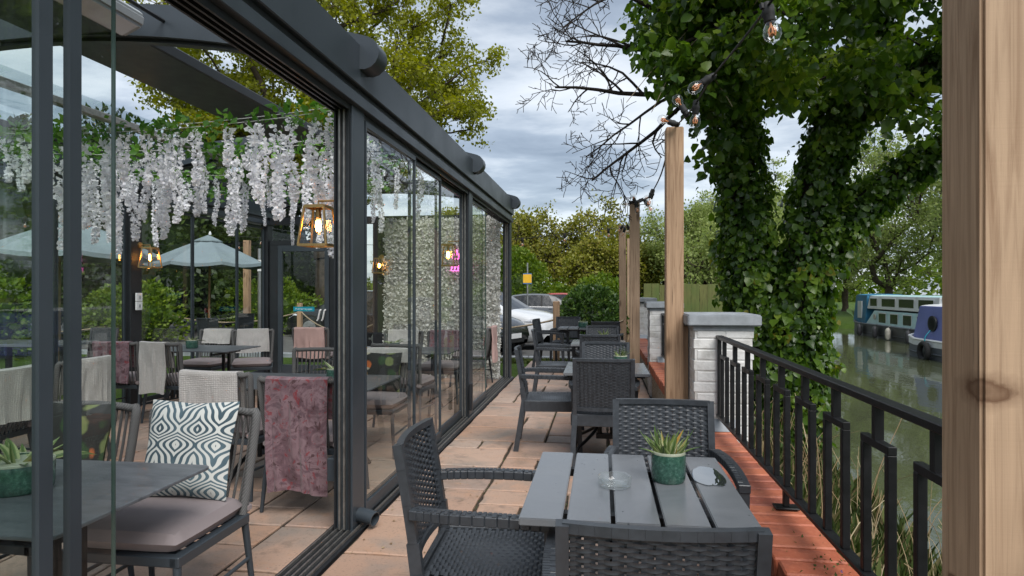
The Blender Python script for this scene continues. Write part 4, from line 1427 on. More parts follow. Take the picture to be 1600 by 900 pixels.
# ================================================================== INDOOR FURNITURE
def rope_chair():
    t = thing('rope_chair', 'x', 'chair', group='grey rope dining chairs in the conservatory')
    fr = MT['frame']
    # local: faces +y
    m = MB()
    m.box(-0.245, 0.245, 0.215, 0.255, 0.365, 0.405); m.box(-0.245, 0.245, -0.24, -0.20, 0.365, 0.405)
    m.box(-0.255, -0.215, -0.24, 0.255, 0.364, 0.406); m.box(0.215, 0.255, -0.24, 0.255, 0.364, 0.406)
    for k in range(5): m.box(-0.22, 0.22, -0.16 + k * .08, -0.13 + k * .08, 0.385, 0.400)
    m.build('seat_frame', fr, t, bevel=0.004)
    for s in (-1, 1):
        m = MB(); m.tube([(s * 0.262, 0.262, 0.0), (s * 0.235, 0.235, 0.40)], [0.012, 0.017], 10); m.build('leg', fr, t, smooth=True)
        m = MB(); m.tube([(s * 0.255, -0.275, 0.0), (s * 0.235, -0.225, 0.40)], [0.012, 0.017], 10); m.build('leg', fr, t, smooth=True)
        m = MB(); m.tube([(s * 0.252, 0.25, 0.19), (s * 0.248, -0.25, 0.20)], 0.009, 8); m.build('stretcher', fr, t, smooth=True)
    def top(u):      # u -1..1
        return Vector((u * 0.262, -0.345 + 0.055 * u * u, 0.845 + 0.006 * (1 - u * u)))
    def base(u):
        return Vector((u * 0.232, -0.232 + 0.012 * u * u, 0.405))
    path = [base(-1)] + [base(-1).lerp(top(-1), k) + Vector((0, -0.006, 0)) for k in (.35, .7)] + [top(-0.985 + 1.97 * i / 16) for i in range(17)] + [base(1).lerp(top(1), k) + Vector((0, -0.006, 0)) for k in (.7, .35)] + [base(1)]
    m = MB(); m.tube(curve_pts(path, 3), 0.019, 10)
    # rope coils around the tube
    cp = curve_pts(path, 14)
    coil = []
    L = 0.0
    for i in range(len(cp) - 1):
        L += (cp[i + 1] - cp[i]).length
    m.build('back_frame', MT['rope'], t, smooth=True)
    m = MB()
    ns = 13
    for i in range(ns):
        u = -0.88 + 1.76 * i / (ns - 1)
        a, b = base(u), top(u)
        mid = a.lerp(b, 0.5) + Vector((0, -0.012, 0))
        m.tube(curve_pts([a, mid, b], 4), 0.0095, 6, flat=0.55)
    stuff(m.build('rope_slats', MT['rope'], t, smooth=True))
    # seat cushion with soft crown and piping
    m = MB()
    N_ = 13
    def cr(i, j, sg):
        u, v = -1 + 2 * i / (N_ - 1), -1 + 2 * j / (N_ - 1)
        k = max(0, 1 - abs(u) ** 7) ** .5 * max(0, 1 - abs(v) ** 7) ** .5
        u2, v2 = math.sin(u * 1.25) / math.sin(1.25), math.sin(v * 1.25) / math.sin(1.25)
        return Vector((u2 * 0.243 * (1 - 0.03 * v * v), 0.012 + v2 * 0.238 * (1 - 0.03 * u * u), 0.448 + sg * (0.042 * k) + (0.010 * (1 - u * u) * (1 - v * v) if sg > 0 else 0)))
    m.grid([[cr(i, j, 1) for i in range(N_)] for j in range(N_)])
    m.grid([[cr(i, j, -1) for i in range(N_)][::-1] for j in range(N_)])
    cu = m.build('seat_cushion', MT['seat_fabric'], t, smooth=True)
    for s in (-1, 1):
        m = MB(); m.box(s * 0.232 - 0.026, s * 0.232 + 0.026, -0.262, -0.215, 0.412, 0.452)
        m.build('cushion_tie', MT['seat_fabric'], cu, bevel=0.01, seg=2)
    return t
rp = rope_chair(); index_children(rp)
CH = {}
def rope(x, y, rz, label, first=[True]):
    if first[0]:
        first[0] = False; o = rp; o.location = (x, y, 0); o.rotation_euler = (0, 0, rz); o['label'] = label
    else:
        o = place(rp, (x, y, 0), rz, label)
    return o
def throw_mesh(w, lf, lb, x0, seed, mat):
    rg = random.Random(seed)
    ph = [rg.uniform(0, 6.28) for _ in range(5)]
    def prof(s):   # s from -lf (front bottom) .. 0 top .. lb (back bottom)
        # back leans: y = -0.345 at top (z .865) to -0.232 at z .405
        r_ = 0.027
        if s < -0.03:
            z = 0.868 - (-s - 0.03); y = -0.345 + (0.868 - z) * 0.235 + r_ + 0.006
        elif s > 0.03:
            d = s - 0.03; z = 0.868 - d; y = -0.345 - r_ - 0.006 + min(d, .25) * 0.10
        else:
            a = s / 0.03 * PI / 2; z = 0.868 + r_ * 0.35 * math.cos(a); y = -0.345 - (r_ + .006) * math.sin(a)
        return y, z
    nx, ns = 20, 34
    rows = []
    for j in range(ns + 1):
        s = -lf + (lf + lb) * j / ns
        y, z = prof(s)
        d = max(0, abs(s) - 0.03)
        row = []
        for i in range(nx + 1):
            u = i / nx - .5
            am = 0.016 * min(1, d / 0.2)
            wv = am * (math.sin(u * 15 + ph[0] + s * 2) + .6 * math.sin(u * 27 + ph[1] - s * 3)) + 0.004 * math.sin(s * 14 + ph[2] + u * 5)
            sg = 1 if s < 0 else -1
            xx = x0 + u * w * (1 + 0.10 * d * math.sin(ph[3])) + 0.02 * d * math.sin(ph[4] + s * 6)
            yy = y + sg * (abs(wv) * 0.9 + 0.004) + 0.055 * ((xx / 0.262) ** 2) * max(0, 1 - d / .5)
            zz = z + (0.012 * math.sin(u * 5 + ph[2]) * d * 2 if d > .1 else 0)
            row.append(Vector((xx, yy, zz)))
        rows.append(row)
    m = MB(); m.grid(rows)
    return m.mesh('throw_blanket', mat, smooth=True, solid=0.012)
def throw(ch, label, mat, w=0.36, lf=0.30, lb=0.42, x0=0.0, seed=1):
    me = throw_mesh(w, lf, lb, x0, seed, MT[mat])
    o = link('throw_blanket', me, None, ch.location, ch.rotation_euler)
    return tag(o, label, 'blanket', 'throw blankets over the conservatory chairs')
def cushion(ch, label, mat, size=0.42, dx=0.0, lean=14, dz=0.0, rz=0.0):
    N_ = 15; m = MB()
    def P(i, j, sg):
        u, v = -1 + 2 * i / (N_ - 1), -1 + 2 * j / (N_ - 1)
        k = max(0, (1 - u ** 4) * (1 - v ** 4)) ** .6
        pin = 1 - 0.07 * (1 - abs(v)) * abs(u) ** 3
        pin2 = 1 - 0.07 * (1 - abs(u)) * abs(v) ** 3
        return Vector((u * size / 2 * pin, -sg * (0.055 * k + 0.001), v * size / 2 * pin2))
    m.grid([[P(i, j, 1) for i in range(N_)] for j in range(N_)])
    m.grid([[P(i, j, -1) for i in range(N_)][::-1] for j in range(N_)])
    o = m.build('scatter_cushion', MT[mat], smooth=True)
    M_ = Matrix.Translation(ch.location) @ Matrix.Rotation(ch.rotation_euler.z, 4, 'Z') @ Matrix.Translation((dx, -0.180, 0.488 + size / 2 + dz)) @ Matrix.Rotation(R(lean), 4, 'X') @ Matrix.Rotation(rz, 4, 'Y')
    o.matrix_world = M_
    return tag(o, label, 'cushion')
def dining_table(x0, x1, y0, y1, label, z=0.715):
    t = thing('dining_table', label, 'table', ((x0 + x1) / 2, (y0 + y1) / 2, 0), group='slate topped dining tables')
    w, d = (x1 - x0) / 2, (y1 - y0) / 2
    m = MB(); rr = 0.035; P = []
    for cx, cy, a0 in ((w - rr, d - rr, 0), (-w + rr, d - rr, 90), (-w + rr, -d + rr, 180), (w - rr, -d + rr, 270)):
        for k in range(6):
            a = R(a0 + 18 * k); P.append((cx + rr * math.cos(a), cy + rr * math.sin(a)))
    m.prism(P, z - 0.012, z, 'z'); m.build('table_top', MT['slate'], t, bevel=0.002)
    m = MB()
    m.box(-w * .72, w * .72, -0.03, 0.03, z - 0.045, z - 0.0125)
    m.build('top_bearer', MT['black_iron'], t)
    for s in (-1, 1):
        m = MB(); c = s * w * .58
        for q in (-1, 1):
            m.box(c - 0.014, c + 0.014, q * 0.055 - .014, q * 0.055 + .014, 0.10, z - 0.046)
        m.box(c - 0.025, c + 0.025, -d * .7, d * .7, z - 0.062, z - 0.046)
        m.build('pedestal', MT['black_iron'], t)
        for q in (-1, 1):
            m = MB(); m.tube(curve_pts([(c, q * .03, 0.30), (c, q * .10, 0.17), (c + s * .01, q * d * .55, 0.11), (c + s * .03, q * d * .80, 0.012)], 5), 0.016, 8)
            m.build('foot', MT['black_iron'], t, smooth=True)
    return t
dining_table(-2.95, -1.545, 1.61, 2.375, 'slate topped table with a green bowl of succulents by the sliding glass panels')
dining_table(-2.95, -1.62, 4.27, 5.07, 'slate topped table behind the marbled mauve throw')
dining_table(-5.35, -4.20, 6.72, 7.48, 'slate topped table with a small plant by the rear conservatory post')
dining_table(-2.95, -1.66, 6.85, 7.60, 'slate topped table before the white flower wall')
dining_table(-5.40, -4.72, 3.65, 4.95, 'slate topped table beside the rear glass with two cream throws on its chairs')
c1 = rope(-1.835, 2.47, PI, 'grey rope chair with mauve seat holding the teal and white patterned cushion')
cushion(c1, 'teal and white ogee patterned cushion standing on the mauve chair seat', 'ogee', 0.43, dx=0.005, lean=15)
c2 = rope(-2.47, 2.50, PI - R(2), 'grey rope chair holding a dark floral cushion at the table with the succulent bowl')
cushion(c2, 'dark floral cushion on the rope chair beside the succulent bowl', 'floral', 0.40, lean=15)
c3 = rope(-1.90, 4.10, R(2), 'rope chair draped with the long marbled mauve throw')
throw(c3, 'long marbled mauve and crimson velvet throw hanging nearly to the floor', 'velvet', 0.40, 0.30, 0.74, 0.01, 3)
c4 = rope(-2.56, 4.28, R(-3), 'rope chair with a pale grey fleece, its back to the patterned cushion chair')
throw(c4, 'pale grey waffle fleece over the chair beside the long mauve throw', 'throw_grey', 0.44, 0.30, 0.30, -0.02, 4)
c5 = rope(-1.98, 5.42, PI, 'rope chair with floral cushion and cream fleece behind the second slate table')
throw(c5, 'cream fleece folded over the chair with a floral cushion behind the second slate table', 'throw_white', 0.44, 0.15, 0.30, 0, 5)
cushion(c5, 'dark floral cushion facing the long mauve throw across the slate table', 'floral', 0.36, lean=13)
c6 = rope(-2.62, 5.42, PI, 'rope chair without a throw beside the floral cushion chair')
c7 = rope(-4.38, 3.92, PI / 2 + R(3), 'rope chair with cream fleece at the rear side table, farther from the marbled throws')
throw(c7, 'cream waffle fleece on the chair seen through the stacked glass panels', 'throw_white', 0.42, 0.3, 0.40, 0, 6)
c8 = rope(-4.36, 4.60, PI / 2 - R(3), 'rope chair with cream fleece next to the small mauve throw chair')
throw(c8, 'cream waffle fleece hanging beside the shorter mauve throw', 'throw_white', 0.40, 0.3, 0.42, 0, 7)
c9 = rope(-5.10, 6.38, R(4), 'rope chair with the shorter mauve throw by the rear post')
throw(c9, 'shorter marbled mauve throw on a chair by the rear conservatory post', 'velvet', 0.40, 0.3, 0.46, 0, 8)
c10 = rope(-4.53, 6.40, R(-8), 'rope chair with a long cream fleece at the table with the small plant')
throw(c10, 'long cream fleece on the chair next to the shorter mauve throw', 'throw_white', 0.34, 0.3, 0.56, -0.04, 9)
c11 = rope(-4.62, 7.98, PI + R(28), 'rope chair turned aslant with a crumpled grey fleece by the door side')
throw(c11, 'crumpled grey fleece on the slanted chair at the plant table', 'throw_grey', 0.40, 0.34, 0.30, 0, 10)
c12 = rope(-5.22, 7.86, PI, 'rope chair with cream fleece behind the small plant on the rear table')
throw(c12, 'cream fleece on the chair behind the small plant', 'throw_white', 0.40, 0.22, 0.3, 0, 11)
c13 = rope(-4.16, 9.00, R(3), 'rope chair with a pink fleece in front of the glazed end door')
throw(c13, 'pink fleece hanging on the chair before the end door', 'pink_cloth', 0.44, 0.3, 0.46, 0, 12)
c14 = rope(-2.62, 7.98, PI, 'rope chair with cream fleece facing from the flower wall')
throw(c14, 'cream fleece on the chair with its back to the flower wall', 'throw_white', 0.42, 0.22, 0.3, 0, 13)
c15 = rope(-2.02, 7.98, PI, 'rope chair with mauve throw facing from the flower wall')
throw(c15, 'marbled mauve throw on the chair with its back to the flower wall', 'velvet', 0.46, 0.26, 0.3, 0, 14)
c16 = rope(-2.05, 6.58, R(-5), 'rope chair without a throw at the table before the flower wall')
c17 = rope(-1.92, 9.35, PI / 2, 'rope chair with a pink fleece beside the open end of the sliding panels')
throw(c17, 'pink fleece on the chair at the open end by the flower wall', 'pink_cloth', 0.42, 0.3, 0.55, 0, 15)
pot((-2.04, 1.99, 0.7155), 0.105, 0.105, 'wide green glazed bowl of broad succulents on the slate table behind the glass', 20, True, 21, 1.0, 1.15)
pot((-4.85, 7.05, 0.7155), 0.07, 0.10, 'small green pot on the rear slate table', 12, True, 22, 0.7)
pot((-2.05, 4.75, 0.7155), 0.075, 0.09, 'green pot with broad leaves on the slate table behind the long mauve throw', 14, True, 23, 0.9)
pot((-2.4, 7.2, 0.7155), 0.07, 0.09, 'green pot on the slate table before the flower wall', 12, True, 24, 0.8)

# ---------------------------------------------------------------- flower wall and neon
rng = np.random.default_rng(4)
fw = thing('flower_wall', 'wall panel covered in white silk roses across the conservatory end', 'flower wall', (-2.53, 9.98, 0))
m = MB(); m.box(-0.93, 0.93, 0.03, 0.075, 0.03, 2.54); m.build('backing', MT['white_plastic'], fw)
N = 15000
C = np.stack([rng.uniform(-.95, .95, N), rng.normal(0, .018, N), rng.uniform(.02, 2.56, N)], 1)
ctr = np.round(C / 0.085) * 0.085
C[:, 1] = 0.012 - 0.045 * np.clip(1 - np.linalg.norm((C - ctr)[:, [0, 2]], axis=1) / .06, 0, 1) + rng.normal(0, .006, N)
D = rng.normal(size=(N, 3)); D[:, 1] = -abs(D[:, 1]) * .8
stuff(link('petals', leaf_mesh('petals', rng, C, D, rng.uniform(.028, .05, N), MT['rose'], 'petal'), fw))
neon = thing('neon_sign', 'two lines of looping pink neon script on the white flower wall', 'neon sign', (-2.12, 9.89, 1.83))
def script(x0, z0, n, h, seed, tail):
    rg = random.Random(seed); pts = []
    x = x0
    for i in range(n):
        hh = h * (1.7 if rg.random() < .28 else 1.0); w = h * rg.uniform(.55, .8)
        pts += [(x, 0, z0), (x + w * .55, 0, z0 + hh * .9), (x + w * .15, 0, z0 + hh), (x + w * .2, 0, z0 + hh * .1), (x + w * .6, 0, z0 - h * .08)]
        x += w
    return curve_pts(pts, 4)
m = MB(); m.tube(script(-0.22, 0.075, 5, 0.075, 2, 0), 0.0050, 6); m.build('neon_tube', MT['neon'], neon, smooth=True)
m = MB(); m.tube(script(-0.24, -0.115, 7, 0.070, 5, 0), 0.0050, 6); m.build('neon_tube', MT['neon'], neon, smooth=True)
m = MB()
for xx in (-0.18, 0.12): m.box(xx - .006, xx + .006, 0.006, 0.085, -0.12, -0.105); m.box(xx - .006, xx + .006, 0.006, 0.085, 0.08, 0.092)
m.build('stand_off', MT['white_plastic'], neon)

# ---------------------------------------------------------------- wisteria garlands
def strand(L, seed):
    rg = np.random.default_rng(seed)
    n = int(340 * L / .7)
    s = rg.random(n) ** 0.85
    rad = (0.036 * (1 - s) ** .5 + 0.009) * (0.65 + 0.5 * np.sin(s * 34 + seed) ** 2)
    a = rg.uniform(0, 2 * PI, n)
    q = rad * np.sqrt(rg.random(n))
    C = np.stack([q * np.cos(a) + 0.02 * np.sin(s * 7 + seed), q * np.sin(a), -s * L - .02], 1)
    D = np.stack([np.cos(a), np.sin(a), rg.uniform(-1.2, .4, n)], 1) + rg.normal(0, .4, (n, 3))
    return leaf_mesh('flower_cluster', rg, C, D, rg.uniform(.020, .038, n), MT['petal'], 'petal')
ST = [strand(L, i + 3) for i, L in enumerate((0.50, 0.62, 0.74, 0.88, 0.40, 0.68))]
def garland(y, z, x0, x1, step, label, seed, slope=0.0, scale=1.0):
    g = thing('wisteria_garland', label, 'garland', ((x0 + x1) / 2, y, z), group='white wisteria garlands under the conservatory roof')
    cx = (x0 + x1) / 2
    rg = np.random.default_rng(seed); rr = random.Random(seed)
    def zz(x): return 0.10 * ((x - cx) / (x1 - x0) * 2) ** 2 - 0.06 + slope * (x - cx)
    for dz, dy in ((0.0, 0.0), (0.045, 0.06)):
        m = MB(); m.tube([(x0 + (x1 - x0) * i / 16 - cx, dy, zz(x0 + (x1 - x0) * i / 16) + dz) for i in range(17)], 0.0028, 5)
        m.build('wire', MT['white_wire'], g)
    n = int((x1 - x0) * 210)
    X = rg.uniform(x0, x1, n)
    keep = rg.random(n) < 0.45 + 0.55 * np.sin(X * 3.1 + seed) ** 2
    X = X[keep]; n = len(X)
    C = np.stack([X - cx, rg.normal(0, .05, n), np.array([zz(x) for x in X]) + rg.normal(0.01, .045, n)], 1)
    D = rg.normal(size=(n, 3)); D[:, 2] -= .3
    stuff(link('vine_leaves', leaf_mesh('vine_leaves', rg, C, D, rg.uniform(.045, .085, n), MT['silk_leaf'], 'fold'), g))
    x = x0 + 0.05
    while x < x1:
        o = stuff(link('flower_cluster', rr.choice(ST), g, (x - cx, rr.uniform(-.06, .06), zz(x) - 0.01)))
        o.rotation_euler = (rr.uniform(-.05, .05), rr.uniform(-.05, .05), rr.uniform(0, 6.28))
        s_ = rr.uniform(.68, 1.12) * scale; w_ = rr.uniform(.8, 1.1); o.scale = (s_ * w_, s_ * w_, s_)
        x += step * rr.uniform(.4, 1.65)
garland(4.05, 2.58, -5.2, -1.66, 0.145, 'white wisteria garland strung nearest the heater and the open bay', 1, scale=.95)
garland(4.85, 2.60, -5.4, -1.64, 0.165, 'white wisteria garland second from the heater, above the second slate table', 2, scale=.9)
garland(5.95, 2.62, -5.4, -1.64, 0.20, 'white wisteria garland above the floral cushion chair', 3, scale=.75)
garland(7.60, 2.66, -5.4, -2.6, 0.30, 'white wisteria garland across the middle posts', 4, scale=.65)

# ================================================================== STRING LIGHTS
def festoon(path, bulbs, label, name='string_light'):
    """path: 3D polyline; bulbs: list of (fraction, hang direction, scale)"""
    o0 = Vector(path[0])
    t = thing(name, label, 'string lights', o0, group='festoon string lights')
    cp = [p - o0 for p in curve_pts(path, 14)]
    m = MB(); m.tube(cp, 0.0042, 6); m.tube([p + Vector((0.006, 0.004, 0.003)) for p in cp], 0.0036, 6)
    m.build('cable', MT['cable'], t, smooth=True)
    for f, d, s in bulbs:
        k = f * (len(cp) - 1); i = min(int(k), len(cp) - 2)
        p = cp[i].lerp(cp[i + 1], k - i)
        d = Vector(d).normalized()
        rot = d.to_track_quat('Z', 'Y').to_euler()
        so = link('lamp_socket', SOCK, t, p, rot); so.scale = (s * 1.15, s * 1.15, s * 1.15)
        bu = link('bulb', BULB, so)
        link('filament', FILA, bu)
    return t
m = MB(); m.lathe([(0, -0.012), (0.014, -0.012), (0.017, 0.0), (0.017, 0.018), (0.0205, 0.020), (0.0205, 0.034), (0.018, 0.037), (0.0185, 0.058), (0.016, 0.062), (0, 0.062)], 16)
m.box(-0.024, 0.024, -0.006, 0.006, -0.010, 0.010)
SOCK = m.mesh('lamp_socket', MT['rubber'], smooth=True)
m = MB(); m.lathe([(0.014, 0.060), (0.019, 0.070), (0.0265, 0.085), (0.0295, 0.100), (0.0275, 0.116), (0.018, 0.129), (0.0, 0.133)], 20)
BULB = m.mesh('bulb', MT['glass_clear'], smooth=True)
m = MB(); m.lathe([(0.004, 0.062), (0.004, 0.085), (0.0, 0.086)], 8)
for k in range(6):
    a = k * PI / 3; m.tube([(0.004 * math.cos(a), 0.004 * math.sin(a), 0.080), (0.013 * math.cos(a), 0.013 * math.sin(a), 0.094), (0.010 * math.cos(a), 0.010 * math.sin(a), 0.110), (0.0, 0.0, 0.100)], 0.0022, 5)
FILA = m.mesh('filament', MT['filament_off'], smooth=True)
festoon([(0.66, 1.22, 2.72), (0.66, 1.9, 2.56), (0.625, 2.58, 2.50), (0.585, 3.55, 2.555), (0.565, 4.15, 2.56), (0.54, 4.86, 2.625)],
        [(0.395, (0.10, -0.25, -0.9), 1.0), (0.595, (-0.75, -0.2, -0.5), 1.0), (0.755, (-0.05, 0, -1), 1.0), (0.86, (-0.4, 0, 0.7), 1.0), (0.975, (-0.9, -0.3, 0.25), 1.0), (0.15, (0, 0, -1), 1.0)],
        'festoon cable with clear bulbs ending on the post by the blue-grey capped pier')
festoon([(0.52, 4.95, 2.60), (0.50, 5.6, 2.40), (0.48, 6.8, 2.38), (0.47, 8.0, 2.50), (0.45, 9.05, 2.64)],
        [(0.40, (-0.3, 0, -1), 1.1), (0.60, (0.5, 0, -0.8), 1.1), (0.85, (0.5, 0, .2), 1.1), (0.93, (0.2, 0, -1), 1.1), (0.98, (-0.1, -.6, .2), 1.1), (0.99, (-0.9, 0, -.3), 1.1)],
        'festoon cable with clear bulbs from the capped pier post to the middle post')
festoon([(0.44, 9.1, 2.63), (0.43, 10.4, 2.50), (0.42, 11.7, 2.52), (0.42, 13.05, 2.70)],
        [(0.2, (0, 0, -1), 1.1), (0.45, (0.3, 0, -1), 1.1), (0.7, (-.3, 0, -1), 1.1), (0.9, (.4, 0, -.6), 1.1), (0.98, (-.5, 0, -.6), 1.1)],
        'festoon cable with clear bulbs from the middle post to the far post')
festoon([(0.40, 13.05, 2.66), (-2.5, 13.3, 2.42), (-5.0, 13.6, 2.40), (-8.9, 14.5, 2.72)],
        [(i / 10 + .03, (0, 0, -1), 1.2) for i in range(10)], 'festoon cable crossing the grass from the far post towards the parasols')

# ================================================================== TREES
def grow(tubes, tips, p, d, L, r, lvl, rg, spec):
    """recursive limb; spec per level: (children, length ratio, spread, wobble, segments)"""
    ch, lr, spr, wob, seg = spec[lvl]
    pts = [p.copy()]; q = p.copy(); dd = d.normalized()
    for i in range(seg):
        dd = (dd + Vector((rg.gauss(0, wob), rg.gauss(0, wob), rg.gauss(0, wob) + spec[-1]))).normalized()
        q = q + dd * (L / seg); pts.append(q.copy())
    rs = [r * (1 - 0.62 * i / seg) for i in range(seg + 1)]
    tubes.append((pts, rs))
    if lvl + 1 >= len(spec) - 1:
        tips.append((pts[-1], dd)); tips.append((pts[len(pts) // 2], dd)); return
    for k in range(ch):
        f = 0.30 + 0.70 * (k + rg.random() * .8) / ch
        i = min(int(f * seg), seg - 1); a = pts[i].lerp(pts[i + 1], f * seg - i if f < 1 else 1.0)
        per = dd.orthogonal(); per.rotate(Matrix.Rotation(rg.uniform(0, 2 * PI), 3, dd))
        nd = (dd * (1 - spr * 0.45) + per * spr * rg.uniform(.7, 1.2)).normalized()
        grow(tubes, tips, a, nd, L * lr * rg.uniform(.75, 1.2) * (1.15 - .4 * f), rs[i] * 0.62, lvl + 1, rg, spec)
def tubes_mesh(name, tubes, mat, minr=0.0):
    Vs = []; Fs = []; o = 0
    for pts, rs in tubes:
        n = 8 if rs[0] > .12 else (5 if rs[0] > .03 else 3)
        m = MB(); m.tube(pts, [max(minr, x) for x in rs], n, caps=False)
        Vs.append(np.array(m.v)); F = np.array(m.f) + o; Fs.append(F); o += len(m.v)
    return np_mesh(name, np.concatenate(Vs), np.concatenate(Fs), mat, smooth=True)
def clusters(rng, tips, per, rad, droop=0.0):
    T = np.array([list(p) for p, d in tips]); Dd = np.array([list(d) for p, d in tips])
    C = np.repeat(T, per, 0) + rng.normal(0, rad, (len(T) * per, 3)) * np.array([1, 1, .7])
    D = np.repeat(Dd, per, 0) + rng.normal(0, .8, (len(T) * per, 3)); D[:, 2] -= droop
    # clump-wise colour offset so that neighbouring clumps differ
    cr = np.repeat(rng.random(len(T)), per) * .55 + rng.random(len(T) * per) * .45
    return C, D, cr
def tree(name, label, loc, hgt, trunk_r, leafmat, seed, spec, per, rad, lsz, bare=0.25, lean=(0, 0), group=None, barkmat='bark', limb=0.6, minr=0.0, droop=.1, shape='rhomb', forks=5, clip=None):
    rg = random.Random(seed); rng = np.random.default_rng(seed)
    t = thing(name, label, 'tree', loc, group=group)
    tubes = []; tips = []
    top = Vector((lean[0], lean[1], hgt * bare))
    tr = curve_pts([(0, 0, -.3), (lean[0] * .35 + .1, lean[1] * .3, hgt * bare * .5), top], 5)
    tubes.append((tr, [trunk_r * (1.25 - .45 * i / (len(tr) - 1)) for i in range(len(tr))]))
    for k in range(forks):
        a = 2 * PI * k / forks + rg.uniform(-.4, .4)
        out = rg.uniform(.35, .95) * limb
        if k == 0: out = .08
        d = Vector((math.cos(a) * out, math.sin(a) * out, 1 - out * .45))
        grow(tubes, tips, top - Vector((0, 0, rg.uniform(0, .15) * hgt * bare)), d, hgt * (1 - bare) * rg.uniform(.50, .66), trunk_r * .55, 0, rg, spec)
    link('trunk', tubes_mesh('trunk', tubes, MT[barkmat], minr), t)
    C, D, cr = clusters(rng, tips, per, rad, droop)
    if clip is not None:
        k = clip(C); C, D, cr = C[k], D[k], cr[k]
    cw = link('crown', leaf_mesh('crown', rng, C, D, rng.uniform(.7, 1.25, len(C)) * lsz, MT[leafmat], shape, rnd=cr), t)
    stuff(cw)
    return t
# big spring tree behind the conservatory: layered clumps on a fine branch net
def clump_tree(name, label, loc, cen, rad, nclump, per, crad, lsz, leafmat, seed, trunk_r=.36, hollow=.25, minr=.012, group=None, barkmat='bark'):
    rg = random.Random(seed); rng = np.random.default_rng(seed)
    t = thing(name, label, 'tree', loc, group=group)
    cen = Vector(cen); pts = []
    while len(pts) < nclump:
        d = Vector((rg.gauss(0, 1), rg.gauss(0, 1), rg.gauss(0, 1))).normalized() * rg.uniform(hollow, 1.0) ** .55
        p = cen + Vector((d.x * rad[0], d.y * rad[1], d.z * rad[2] * (1.0 if d.z > 0 else .8)))
        if all((p - q).length > crad * .75 for q in pts): pts.append(p)
        elif rg.random() < .02: pts.append(p)
    fork = Vector((cen.x * .4, cen.y * .4, cen.z - rad[2] * .75))
    nodes = [(Vector((0, 0, -.3)), -1, 0.0), (fork * .5, 0, 0), (fork, 1, 0)]
    pts.sort(key=lambda p: (p - fork).length)
    for p in pts:
        b = min(range(2, len(nodes)), key=lambda i: (nodes[i][0] - p).length + .55 * (nodes[i][0] - fork).length)
        a = nodes[b][0]
        mid = a.lerp(p, .5) + Vector((rg.uniform(-.2, .2), rg.uniform(-.2, .2), rg.uniform(-.25, .1))) * (p - a).length * .35
        nodes.append((mid, b, 0)); nodes.append((p, len(nodes) - 1, 0))
    load = [0.0] * len(nodes)
    for i in range(len(nodes) - 1, 0, -1):
        load[i] += 1; load[nodes[i][1]] += load[i]
    tubes = []
    for i in range(1, len(nodes)):
        p, b, _ = nodes[i]; a = nodes[b][0]
        r0 = trunk_r * (load[i] / len(nodes)) ** .48
        m_ = a.lerp(p, .5) + Vector((rg.uniform(-.06, .06), rg.uniform(-.06, .06), rg.uniform(-.06, .06))) * (p - a).length
        tubes.append(([a, m_, p], [max(r0 * 1.1, minr), max(r0, minr), max(r0 * .92, minr)]))
    tips = []
    for p in pts:
        for k in range(9):
            d = Vector((rg.gauss(0, 1), rg.gauss(0, 1), rg.gauss(0, .8) + .25)).normalized() * crad * rg.uniform(.5, 1.05)
            tubes.append(([p, p + d * .5 + Vector((0, 0, .06)), p + d], [minr, minr * .8, minr * .6])); tips.append(p + d)
    link('trunk', tubes_mesh('trunk', tubes, MT[barkmat]), t)
    T = np.array([list(p) for p in tips]); n = len(T) * per
    C = np.repeat(T, per, 0) + rng.normal(0, crad * .24, (n, 3)) * np.array([1, 1, .6])
    D = rng.normal(0, 1, (n, 3)); D[:, 2] -= .3
    cr = np.clip(np.repeat(rng.random(len(T)), per) * .6 + rng.random(n) * .4, 0, 1)
    stuff(link('crown', leaf_mesh('crown', rng, C, D, rng.uniform(.7, 1.25, n) * lsz, MT[leafmat], 'rhomb', rnd=cr), t))
    return t
SP = [(7, .50, .75, .10, 5), (6, .52, .8, .14, 4), (4, .55, .8, .18, 3), (0, 0, 0, .2, 2), 0.03]
clump_tree('maple_tree', 'tall yellow-green spring tree rising behind the conservatory roof', (-10.3, 23.0, -.2), (-.2, 0, 9.6), (6.3, 5.6, 5.4), 270, 38, .76, .15, 'lime_leaf', 12, .42)
# mottled olive trees behind the car park
SP2 = [(6, .55, .8, .14, 5), (5, .55, .85, .18, 4), (4, .55, .85, .2, 3), (0, 0, 0, .2, 2), 0.02]
G = 'trees beyond the car park'
tree('thorn_tree', 'broad olive and yellow spring tree behind the grey car', (-4.6, 43, -.4), 8.4, .32, 'olive_leaf', 21, SP2, 12, .28, .20, bare=.2, limb=1.05, forks=6, minr=.022, group=G, barkmat='bark_dark')
tree('thorn_tree', 'olive tree with bare dark limbs behind the clipped bush', (-0.3, 41, -.4), 8.0, .30, 'olive_leaf', 22, SP2, 12, .28, .20, bare=.2, limb=1.1, forks=6, minr=.022, group=G, barkmat='bark_dark')
tree('thorn_tree', 'lower olive tree seen between the farther timber posts', (3.2, 42, -.4), 6.6, .26, 'olive_leaf', 23, SP2, 10, .28, .20, bare=.2, limb=1.1, forks=5, minr=.022, group=G, barkmat='bark_dark')
tree('thorn_tree', 'olive tree half hidden by the end of the conservatory', (-10.5, 44, -.4), 8.6, .30, 'olive_leaf', 24, SP2, 11, .3, .2, bare=.2, limb=1.1, forks=6, minr=.022, group=G, barkmat='bark_dark')
